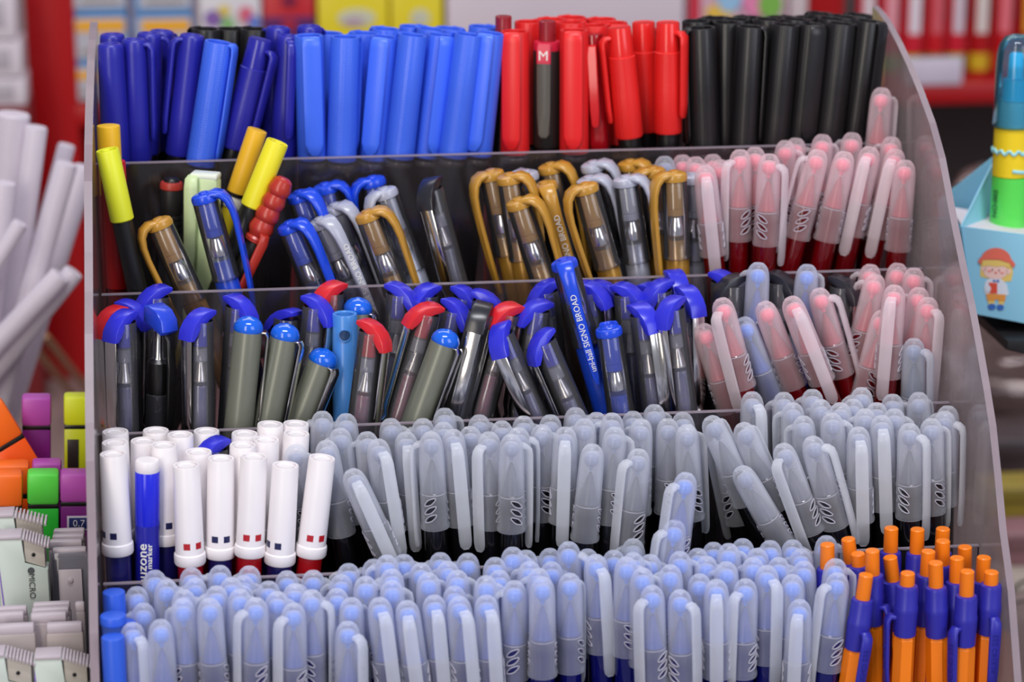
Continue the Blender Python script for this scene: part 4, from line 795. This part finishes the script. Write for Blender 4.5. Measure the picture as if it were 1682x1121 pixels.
# glue sticks in a cup, and wooden rods
gl = frosted('glue_stick', (238, 230, 240), .9, .9, rough=.4, trans=.3)
Yg = .16; cupx = float(at(-30, 640, Yg)[0])
cup = thing('stick_cup', 'pale cup holding translucent glue sticks', 'cup', loc=(cupx, Yg+.005, 0))
link('cup', MB().lathe([(.040, .07), (.042, .0705), (.043, .069), (.036, 0), (.034, .003), (.0405, .069)], 28, closed=True, ends=False).lathe([(.035, .004), (.0355, .001)], 28).mesh('cup', plastic('cup', (196, 186, 192), .4)), cup)
for i, (x0, y0, x1, y1, w, dY) in enumerate(((22, 186, -4, 500, 56, .012), (60, 208, 26, 470, 37, .004), (110, 238, 62, 420, 29, .05), (110, 268, 14, 610, 36, -.010), (140, 274, 42, 590, 38, .034), (100, 452, -20, 580, 36, -.030), (122, 446, -10, 612, 34, -.022), (34, 366, -30, 470, 26, -.036), (8, 300, -16, 500, 40, -.018))):
    Y = Yg+dY; T = at(x0, y0, Y); B0 = at(x1, y1, Y); a = (T-B0)/np.linalg.norm(T-B0); L = (T[2]-.006)/a[2]
    B = T-a*L; bx = cupx+(i-4)*.006*.9
    B = np.array([min(max(B[0], cupx-.028), cupx+.028), Yg+.005+dY*.5, .006]) if i != 7 else np.array([cupx-.02, Yg-.01, .006])
    a = (T-B0)/np.linalg.norm(T-B0); L = min(np.linalg.norm(T-B), .26); r = w*mm_per_px(T)/2
    base = T-a*L
    a = (T-base); L = np.linalg.norm(a); a /= L
    t = put('glue_stick', 'milky glue stick, %s' % ['widest and most upright, at the back', 'upright, square-cut beside the widest one', 'thin tip peeking over the crossing pair', 'long, leaning towards the pen stand, nearer of the crossing pair', 'long, its end touching the stand edge', 'low, lying flattest across the front', 'low, its round end just under the stand edge', 'short end low in front of the bundle', 'bluish, half hidden between upright ones'][i], 'glue stick', 'milky glue sticks',
            [('stick', MB().lathe([(r*.9, 0), (r, -.001), (r, -L+.001), (r*.9, -L)], 20).mesh('stick', gl), None, [])], base, a, L, 0)
wd = plastic('bare_wood', (158, 120, 88), .55, .3, var=.12, scale=60)
for i, (x0, y0, x1, y1) in enumerate(((44, 556, 112, 640), (74, 552, 138, 636))):
    T = at(x0, y0, .36); B = at_z(x1+14, y1+16, .004); a = (T-B); L = float(np.linalg.norm(a)); a /= L; r = 13*mm_per_px(T)/2
    put('wooden_rod', 'thin bare wooden rod leaning behind the glue sticks, %s the stand' % ['farther from', 'nearer'][i], 'rod', 'bare wooden rods', [('rod', MB().lathe([(r*.8, 0), (r, -.001), (r, -L+.001), (r*.8, -L)], 12).mesh('rod', wd), None, [])], B, a, L, 0)

# ------------------------------------------------------------------ highlighters and lead cases at the stand's outer side
RZ = .118
riser = thing('display_riser', 'pale stepped tray carrying highlighters beside the pen stand', 'tray'); xe = -.0075
rm_ = plastic('riser', (176, 156, 162), .5)
link('upper_step', MB().rbox(-.30, xe, -.088, -.012, 0, RZ, .0015).mesh('upper_step', rm_), riser)
link('lower_step', MB().rbox(-.30, xe, -.200, -.0885, 0, .082, .0015).mesh('lower_step', rm_), riser)
def highlighter(label, xc, ytop, w, Y, cap, body, yring, lean=0, extra=None, dep=.8):
    T = at(xc, ytop, Y); s = mm_per_px(T); hw = w*s/2; hd = hw*dep; cl = (yring-ytop)*s*.97/max(.6, math.cos(math.atan(lean)))
    B = at(xc+lean*100, ytop+100, Y); a = (T-B)/np.linalg.norm(T-B); L = (T[2]-RZ-.0005)/a[2]
    if lean: L -= hw*.75
    base = T-a*L; c_ = plastic('hl_cap_%d_%d_%d' % cap, cap, .4); b_ = plastic('hl_body_%d_%d_%d' % body, body, .35)
    capm = MB().rbox(-hd, hd, -hw, hw, -cl, 0, hw*.24).mesh('highlighter_cap', c_); bandm = MB().rbox(-hd*.96, hd*.96, -hw*.96, hw*.96, -cl-.0016, -cl+.0005, .0004).mesh('black_band', black_pl)
    bm_ = MB().rbox(-hd*.97, hd*.97, -hw*.97, hw*.97, -L, -cl-.001, hw*.12).mesh('highlighter_body', b_)
    parts = [('body', bm_, None, []), ('band', bandm, None, []), ('cap', capm, None, [])]
    if extra: parts += extra(hd, hw, cl)
    return put('highlighter', label, 'highlighter', 'block highlighters in the tray', parts, base, a, L, 0)
PU, PUb, OR, ORb = (184, 78, 176), (116, 26, 118), (252, 112, 30), (250, 92, 18)
def yl_label(hd, hw, cl):
    m = MB().rbox(hd*.97, hd*.97+.0004, -hw*.75, hw*.05, -cl-.019, -cl-.006, .0001).mesh('dark_label', plastic('dark_label', (52, 46, 44), .4))
    return [('dark_label', m, None, [])]
def lead_label(hd, hw, cl):
    z = -cl-.0088
    w_ = MB().rbox(hd*.97, hd*.97+.0003, -hw*.55, hw*.95, z-.0032, z+.0032, .0001).mesh('label_card', plastic('label_card', (206, 200, 212), .4))
    n_ = MB().rbox(hd*.97+.0002, hd*.97+.0006, -hw*.42, hw*.9, z-.0024, z+.0024, .0001).mesh('navy_label', plastic('navy_label', (34, 44, 104), .4))
    t = text_mesh('0.7', .0042, plastic('label_text', (206, 208, 222), .4))
    return [('label_card', w_, None, [('navy_label', n_, []), ('lettering', t, frame((hd*.97+.0008, hw*.22, z), (0, 1, 0), (0, 0, 1)))])]
highlighter('purple highlighter standing apart at the back of the tray', 60, 650, 48, -.024, PU, PUb, 700)
highlighter('yellow highlighter with dark label, against the stand side panel', 128, 648, 46, -.024, (226, 236, 36), (206, 216, 30), 699, extra=yl_label)
highlighter('orange highlighter tilted over at the tray edge', -24, 668, 58, -.036, OR, ORb, 728, lean=.62)
highlighter('orange highlighter upright behind the front orange one', 20, 760, 56, -.056, OR, ORb, 812)
highlighter('orange highlighter in the front row of the tray', 8, 775, 58, -.074, OR, ORb, 832)
highlighter('green highlighter between orange and purple ones', 71, 774, 52, -.074, (92, 222, 74), (44, 192, 56), 829)
highlighter('purple highlighter with 0.7 label beside the stand side panel', 124, 774, 50, -.074, PU, PUb, 825, extra=lead_label)
highlighter('purple highlighter peeking out behind the green one', 77, 757, 48, -.056, PU, PUb, 812)
LZ = .0825
def slab(name, label, cat, x0, x1, ytop, Y, d, col, parts=None, group=None, b=.001, zb=LZ):
    X0, X1, _, _ = span(x0, x1, ytop, ytop, Y); zt = float(at((x0+x1)/2, ytop, Y)[2]); h = zt-zb-.0003
    t = thing(name, label, cat, group, loc=((X0+X1)/2, Y+d/2, zb+.0003)); hw = (X1-X0)/2
    link('case', MB().rbox(-hw, hw, -d/2, d/2, 0, h-.0035, b).mesh('case', plastic('lead_%d_%d_%d' % col, col, .4)), t)
    link('lid', MB().rbox(-hw*.96, hw*.96, -d/2*.9, d/2*.9, h-.0042, h, b).mesh('lid', plastic('lead_lid', (190, 178, 186), .4)), t)
    if parts: parts(t, hw, d, h)
    return t
gcol = (164, 152, 156)
def window(t, hw, d, h):
    link('clear_cover', MB().rbox(-hw*1.06, hw*1.06, -d/2-.0012, -d/2-.0002, .001, h-.001, .0004).mesh('clear_cover', clear('case_cover', haze=.25, hcol=(150, 148, 160))), t)
    link('inner_card', MB().rbox(-hw*.66, hw*.66, -d/2-.0022, -d/2-.0012, .001, h-.008, .0004).mesh('inner_card', plastic('inner_card', (186, 174, 182), .4)), t)
    link('push_dot', MB().lathe([(.0005, .0008), (.0011, .0006), (.0012, 0)], 12).mesh('push_dot', plastic('lead_lid', (190, 178, 186), .4)), t, mat=frame((0, -d/2-.0022, h-.0125), (1, 0, 0), (0, 0, 1)))
def ridged(t, hw, d, h):
    for k in range(9):
        f = k/9
        link('ridge', MB().rbox(-hw+2*hw*f+.0002, -hw+2*hw*(f+.075), -d/2-.0006, d/2+.0006, h-.0006, h+.0009, .0002).mesh('ridge', plastic('lead_lid', (190, 178, 186), .4)), t)
for i, (x0, x1, y, Y) in enumerate(((86, 140, 872, -.100), (84, 139, 881, -.106), (78, 136, 890, -.112))):
    slab('lead_case', 'grey flat lead case, %s in the file behind the clear-fronted one' % ['last', 'middle one', 'foremost'][i], 'lead case', x0, x1, y, Y, .0046, gcol, None, 'grey lead cases')
slab('lead_case', 'grey lead case with clear cover and pale inner card', 'lead case', 84, 143, 903, -.119, .0046, (150, 146, 156), window, 'grey lead cases')
for i, (x0, x1, y, Y) in enumerate(((52, 116, 993, -.148), (50, 114, 1002, -.1535), (48, 110, 1010, -.159))):
    slab('lead_case', 'grey lead case in the lower file beside the stand, %s' % ['at its back', 'in its middle', 'nearly in front'][i], 'lead case', x0, x1, y, Y, .0046, gcol, None, 'grey lead cases')
for i, (x0, x1, y, Y) in enumerate(((-16, 45, 1000, -.148), (-18, 40, 1010, -.1535))):
    slab('lead_case', 'grey lead case in the outer lower file, %s' % ['behind', 'ahead of the one behind'][i], 'lead case', x0, x1, y, Y, .0046, gcol, None, 'grey lead cases')
slab('lead_case', 'narrow grey lead case end touching the stand side panel', 'lead case', 122, 139, 992, -.150, .004, gcol, None, 'grey lead cases')
slab('lead_case', 'broad grey lead case at the front of the outer file', 'lead case', -10, 57, 1029, -.165, .0048, (168, 156, 154), None, 'grey lead cases')
slab('lead_case', 'broad grey lead case at the front of the file beside the stand', 'lead case', 74, 136, 1027, -.165, .0048, (168, 156, 154), None, 'grey lead cases')
mint = (196, 206, 198); vio = plastic('violet_stripe', (140, 108, 190), .4)
def mint_case(label, x0, x1, ytop, Y, text):
    X0, X1, _, _ = span(x0, x1, ytop, ytop, Y); zt = float(at((x0+x1)/2, ytop, Y)[2]); h = zt-LZ-.0003; w = X1-X0; d = .009
    t = thing('lead_box', label, 'lead box', 'mint lead boxes', loc=(X0, Y+d/2, LZ+.0003))
    xs = w*.52
    link('case', MB().prism([(0, 0), (w, 0), (w, h-.0135), (xs, h-.0105), (xs, h), (0, h)], -d/2, d/2, bev=.0005).mesh('case', plastic('mint_case', mint, .4)), t)
    lid = link('sloped_lid', MB().prism([(xs+.0003, h-.0100), (w-.001, h-.0130), (w-.001, h-.0035), (xs+.0003, h-.0005)], -d/2+.001, d/2-.001, bev=.0003).mesh('sloped_lid', plastic('lead_cream', (186, 178, 168), .4)), t)
    for k in range(9):
        a = k/9; xx = xs+(w*1.0-xs)*a*1.12; zz = h+.0006-(a*.0042)
        link('ridge', MB().rbox(xx, xx+.0009, -d/2-.0004, d/2+.0004, zz-.0012, zz+.0004, .0002).mesh('ridge', plastic('lead_lid', (190, 178, 186), .4)), t)
    link('top_plate', MB().rbox(.0004, xs-.0004, -d/2-.0004, d/2+.0004, h, h+.0014, .0003).mesh('top_plate', plastic('lead_lid', (190, 178, 186), .4)), t)
    link('violet_stripe', MB().prism([(0, h-.004), (0, h-.0075), (w*.22, .004), (w*.30, .004)], -d/2-.0003, -d/2+.0001).mesh('violet_stripe', vio, smooth=False), t)
    link('hole', MB().lathe([(.0004, .0005), (.0008, .0004), (.0008, 0)], 10).mesh('hole', black_pl), t, mat=frame((xs+(w-xs)*.42, -d/2+.001, h-.0072), (1, 0, 0), (0, 0, 1)))
    if text:
        g = plastic('grey_print', (72, 78, 78), .4)
        link('lettering', text_mesh('MICRO', .0034, g), t, mat=frame((w*.66, -d/2-.0003, h-.0202), (0, 0, -1), (1, 0, 0)))
        link('round_emblem', MB().lathe([(.0002, .0002), (.0014, .0002), (.0014, 0)], 14).mesh('round_emblem', g), t, mat=frame((w*.66, -d/2-.0001, h-.0136), (1, 0, 0), (0, 0, 1)))
mint_case('pale mint lead box with violet stripe and MICRO lettering', -6, 76, 886, -.130, True)
mint_case('pale mint lead box behind the lettered one', -28, 72, 850, -.116, False)
mint_case('pale mint lead box at the front beside the stand, ridged lid', 55, 146, 1083, -.180, False)
mint_case('pale mint lead box at the front corner, ridged lid', -40, 54, 1080, -.180, True)

# ------------------------------------------------------------------ light blue card box with a dome-capped pen
YB = -.01
pt = lambda x, y, Y=YB: at(x, y, Y)
sky_c = plastic('sky_card', (150, 210, 236), .45, .4, var=.04, scale=30); paper = plastic('white_paper', (222, 212, 218), .6, .3)
a_, b_, c_, d_ = pt(1577, 372), pt(1770, 397, YB-.012), pt(1756, 545, YB-.012), pt(1597, 515)
bx = thing('counter_display_box', 'light blue card box printed with a girl in a red hat', 'box', loc=tuple(d_))
O = np.array(d_)
nrm = np.cross(b_-a_, d_-a_); nrm /= np.linalg.norm(nrm)
if nrm[1] > 0: nrm = -nrm
def slabquad(pts, n, th, mats, name, mi=0):
    p = [np.array(q)-O for q in pts]; m = MB(); k = len(p)
    m.add(p+[q-n*th for q in p], [tuple(range(k)), tuple(range(k, 2*k))[::-1]]+[(i, k+i, k+(i+1) % k, (i+1) % k) for i in range(k)])
    return link(name, m.mesh(name, mats, smooth=False), bx)
def on_panel(px, py):
    d = ray(px, py); t = ((a_-CAM)@nrm)/(d@nrm); return CAM+d*t
c_ = on_panel(1756, 545)
back = np.array([0, .052, 0])
slabquad([a_, b_, c_, d_], nrm, .0008, sky_c, 'front_panel')
hdr = pt(1637, 252, YB+.045)
lft = np.cross(hdr-a_, d_-a_); lft /= np.linalg.norm(lft)
slabquad([a_, hdr, a_+back+np.array([0.004, 0, 0]), d_+back, d_], -lft if lft[0] > 0 else lft, .0008, sky_c, 'side_panel')
slabquad([hdr, hdr+np.array([.06, 0, .004]), c_+np.array([0, .058, 0]), d_+back], np.array([0, -1, 0]), .0008, sky_c, 'header_panel')
ins = [a_+np.array([.002, .0015, -.0012]), b_+np.array([-.001, .0015, -.0012]), b_+np.array([-.001, .046, -.0012]), a_+np.array([.008, .044, -.0012])]
slabquad(ins, np.array([0, 0, 1]), .0008, paper, 'paper_insert')
slabquad([d_+np.array([.001, .001, .0008]), c_+np.array([-.001, .001, .0008]), c_+np.array([-.001, .05, .0008]), d_+np.array([.001, .05, .0008])], np.array([0, 0, 1]), .0008, sky_c, 'bottom_panel')
# the printed girl: flat shapes on the front panel
ex = (b_-a_)/np.linalg.norm(b_-a_); ez = np.cross(ex, nrm); ez = ez if ez[2] > 0 else -ez
girl = link('printed_girl', bpy.data.meshes.new('printed_girl'), bx)
gm = MB(); gmats = [plastic('pr_%d_%d_%d' % c, c, .45) for c in ((232, 112, 92), (238, 204, 112), (248, 206, 196), (226, 230, 240), (228, 84, 60), (238, 156, 72), (60, 110, 190), (120, 70, 60), (240, 150, 140))]
def shape(pts, mi, lift):
    q = [on_panel(x, y)-O+nrm*lift for x, y in pts]; n = len(q)
    gm.add(q+[v-nrm*.00012 for v in q], [tuple(range(n))]+[(i, n+i, n+(i+1) % n, (i+1) % n) for i in range(n)], mi)
def ell(cx, cy, rx, ry, mi, lift, n=18, a0=0, a1=360): shape([(cx+rx*math.cos(math.radians(a0+(a1-a0)*i/(n-1 if a1-a0 < 360 else n))), cy+ry*math.sin(math.radians(a0+(a1-a0)*i/(n-1 if a1-a0 < 360 else n)))) for i in range(n)], mi, lift)
l0 = .00015
shape([(1611, 424), (1661, 426), (1664, 448), (1661, 462), (1650, 463), (1620, 457), (1610, 454)], 1, l0)                    # hair
shape([(1619, 462), (1628, 456), (1644, 458), (1654, 468), (1657, 484), (1650, 487), (1618, 483), (1616, 474)], 3, l0*1.6)     # jacket
shape([(1620, 482), (1652, 484), (1651, 495), (1641, 494), (1637, 491), (1633, 494), (1621, 493)], 5, l0*2)                    # shorts
shape([(1622, 493), (1634, 494), (1633, 501), (1624, 500)], 1, l0*1.4); shape([(1640, 494), (1650, 495), (1648, 501), (1640, 501)], 1, l0*1.4)
ell(1629, 504, 6.5, 5.2, 6, l0*2); ell(1643, 505, 6.0, 5, 6, l0*2)
shape([(1624, 464), (1638, 465), (1638, 482), (1626, 482)], 4, l0*2.6)                                                         # red book
ell(1623, 474, 4.5, 5.5, 3, l0*3)
shape([(1631, 459), (1636, 461), (1641, 459), (1641, 464), (1636, 462), (1631, 463)], 6, l0*3)                                # bow
ell(1635.5, 446, 20, 12.5, 2, l0*2); ell(1616, 441, 4, 4.5, 2, l0*2); ell(1656, 446, 4, 4.5, 2, l0*2)
shape([(1613, 426), (1660, 429), (1659, 440), (1648, 437), (1636, 438), (1622, 436), (1614, 438)], 1, l0*2.8)                 # fringe
ell(1636, 428, 25, 21, 0, l0*3.4, 16, 185, 357); shape([(1606, 430), (1610, 423), (1636, 420), (1662, 426), (1668, 434), (1664, 440), (1658, 432), (1636, 425), (1614, 427), (1611, 434)], 0, l0*3.8)
for x, y in ((1630, 443), (1641, 444)): ell(x, y, 1.3, 1.5, 7, l0*3.6, 8)
ell(1635.5, 447.5, 1.8, 1.5, 4, l0*3.6, 8); ell(1625, 445, 3, 1.8, 8, l0*3.0, 10); ell(1646, 448, 3, 1.8, 8, l0*3.0, 10)
nm_ = gm.mesh('printed_girl', gmats, smooth=False); girl.data = nm_
# the pen in the box
Yp = YB+.020; T = at(1672, 56, Yp); R_ = 33.5*mm_per_px(T); foot = at(1665, 362, Yp); Lp = float(T[2]-d_[2])-.004
s = mm_per_px(T)
z_of = lambda y: -(y-56)*s*1.035
cap_c = clear('blue_dome_cap', haze=.14, tint=(196, 236, 250), hcol=(90, 200, 240), through=.4)
aqua = plastic('aqua_plastic', (70, 205, 245), .3); pale_aq = plastic('pale_aqua', (150, 216, 232), .35)
dome = MB().lathe([(R_*.02, 0), (R_*.30, -.0002), (R_*.62, -.0012), (R_*.86, -.0042), (R_*.97, -.009), (R_, -.014), (R_*1.03, z_of(204))], 28, ends=False).mesh('dome_cap', cap_c)
stem = MB().lathe([(R_*.28, z_of(86)), (R_*.36, z_of(90)), (R_*.40, z_of(126)), (R_*.62, z_of(128)), (R_*.66, z_of(160)), (R_*.66, z_of(162))], 20).mesh('inner_stem', aqua)
base_c = MB().lathe([(R_*.66, z_of(161)), (R_*.80, z_of(163)), (R_*.82, z_of(203)), (R_*.8, z_of(204))], 22).mesh('inner_collar', pale_aq)
yel = MB().lathe([(R_*.80, z_of(205)), (R_*.93, z_of(207)), (R_*.93, z_of(284)), (R_*.8, z_of(285))], 24).mesh('yellow_ink', plastic('pen_yellow', (248, 214, 40), .12))
grn = MB().lathe([(R_*.80, z_of(285)), (R_*.93, z_of(286)), (R_*.93, -Lp+.003), (R_*.7, -Lp+.001)], 24).mesh('green_ink', plastic('pen_green', (96, 226, 90), .12))
wave = MB(); pts = []
for i in range(41):
    a = math.radians(-95+190*i/40); pts.append((R_*.95*math.cos(a), R_*.95*math.sin(a), z_of(243)+.0009*math.sin(i*1.1)))
wave.tube(pts, .0007, 6); wavem = wave.mesh('wave_print', pale_aq)
pts = [(R_*.95*math.cos(math.radians(a)), R_*.95*math.sin(math.radians(a)), z_of(272)-.00002*a*1.0) for a in range(5, 96, 6)]
wave2 = MB().tube(pts, .0008, 6).mesh('wave_print', pale_aq)
no = text_mesh('NO:002', .0040, plastic('dark_print', (40, 60, 44), .4)); ang = math.radians(-46)
nom = frame((R_*.96*math.cos(ang), R_*.96*math.sin(ang), z_of(328)), (0, 0, 1), (math.sin(ang), -math.cos(ang), 0))
put('dome_pen', 'dome-capped pen with yellow and green ink standing in the blue box', 'pen', None, [('yellow_body', yel, None, [('wave_print', wavem, []), ('wave_print', wave2, [])]), ('green_body', grn, None, [('lettering', no, nom)]), ('cap', dome, None, [('inner_stem', stem, []), ('inner_collar', base_c, [])])], T-np.array([0, 0, 1])*Lp, np.array([0., 0, 1]), Lp, 0)
zt = float(min(c_[2], d_[2]))-.0015
rs = thing('black_stand', 'black stand with a flat tray carrying the light blue card box', 'stand', loc=(d_[0]+.012, YB+.02, 0))
link('tray', MB().prism([(0, zt), (.12, zt), (.12, zt-.016), (.05, zt-.016), (.02, zt-.010), (0, zt-.0045)], -.036, .045, bev=.001).mesh('tray', plastic('soft_black', (24, 22, 24), .5)), rs)
link('column', MB().rbox(.085, .115, -.012, .020, 0, zt-.016, .003).mesh('column', plastic('soft_black', (24, 22, 24), .5)), rs)

# ------------------------------------------------------------------ odds and ends on the counter beyond the stand
def lump(name, label, cat, cx, cy, sx, sy, sz, mat, seed=1, amp=.25):
    bm = bmesh.new(); bmesh.ops.create_icosphere(bm, subdivisions=4, radius=1); rnd = random.Random(seed); ph = [rnd.uniform(0, 6) for _ in range(9)]
    for v in bm.verts:
        c = v.co; k = 1+amp*(.5*math.sin(3*c.x+ph[0]+2*c.y)+.35*math.sin(7*c.y+ph[1]+3*c.z)+.3*abs(math.sin(5*c.z+4*c.x+ph[2]))+.2*abs(math.sin(11*c.x+6*c.y+ph[3])))
        v.co = (c.x*sx*k, c.y*sy*k, max(0, (c.z*.75+.62)*sz*k))
    me = bpy.data.meshes.new(name); bm.to_mesh(me); bm.free(); me.materials.append(mat); me.polygons.foreach_set('use_smooth', [True]*len(me.polygons))
    o = link(name, me, loc=(cx, cy, 0)); tag(o, label, cat); return o
bagp = at_z(1660, 715, 0)
lump('plastic_bag', 'crumpled shiny clear bag of brown goods on the counter', 'bag', bagp[0]+.03, bagp[1]+.06, .085, .06, .10, clear('bag_film', haze=.45, tint=(220, 214, 216), hcol=(150, 122, 116), rough=.06, fres=1.9), 3)
def packet(name, label, cat, x0, x1, yb, yt, col, deep=.06, rough=.4):
    P0 = at_z((x0+x1)/2, yb, 0); Y = P0[1]; X0, X1, _, z1 = span(x0, x1, yt, yb, Y); h = max(.006, z1)
    t = thing(name, label, cat, loc=((X0+X1)/2, Y+deep/2, .0003)); hw = (X1-X0)/2
    link('packet', MB().rbox(-hw, hw, -deep/2, deep/2, 0, h, .003).mesh('packet', plastic('pk_%d_%d_%d' % col, col, rough, var=.15, scale=30)), t)
    link('flap', MB().rbox(-hw*.9, hw*.9, -deep/2-.0008, -deep/2+.0005, h*.5, h*.9, .0003).mesh('flap', plastic('pk2_%d_%d_%d' % col, tuple(int(v*.85) for v in col), rough)), t)
packet('flat_box', 'dark maroon flat box on the counter beyond the bag', 'box', 1560, 1790, 800, 722, (66, 52, 54), .05)
packet('flat_packet', 'yellow flat packet on the counter beyond the stand', 'packet', 1622, 1760, 858, 800, (150, 130, 44), .03)
packet('soft_packet', 'dull mauve packet on the counter near the stand', 'packet', 1648, 1790, 934, 876, (142, 100, 104), .03)
sh = at_z(1690, 950, 0)
n = 28; tag(link('paper_sheet', MB().prism([(.05*math.cos(2*math.pi*i/n), .022*math.sin(2*math.pi*i/n)*(1+.2*math.sin(3*i))) for i in range(n)], .0003, .0022, axes='xyz', bev=.0004).mesh('paper_sheet', plastic('beige_paper', (176, 162, 150), .6)), loc=(sh[0]+.008, sh[1], 0)), 'rounded beige sheet lying on the counter', 'sheet')
cb = [at_z(x, y, .0035) for x, y in ((1700, 982), (1682, 988), (1662, 992), (1651, 990), (1652, 984), (1664, 966), (1676, 958), (1690, 952))]
tag(link('cable', MB().tube(cb, .0007, 8).mesh('cable', black_pl)), 'thin black cable looping on the counter beyond the stand', 'cable')
mt = at_z(1690, 1080, 0)
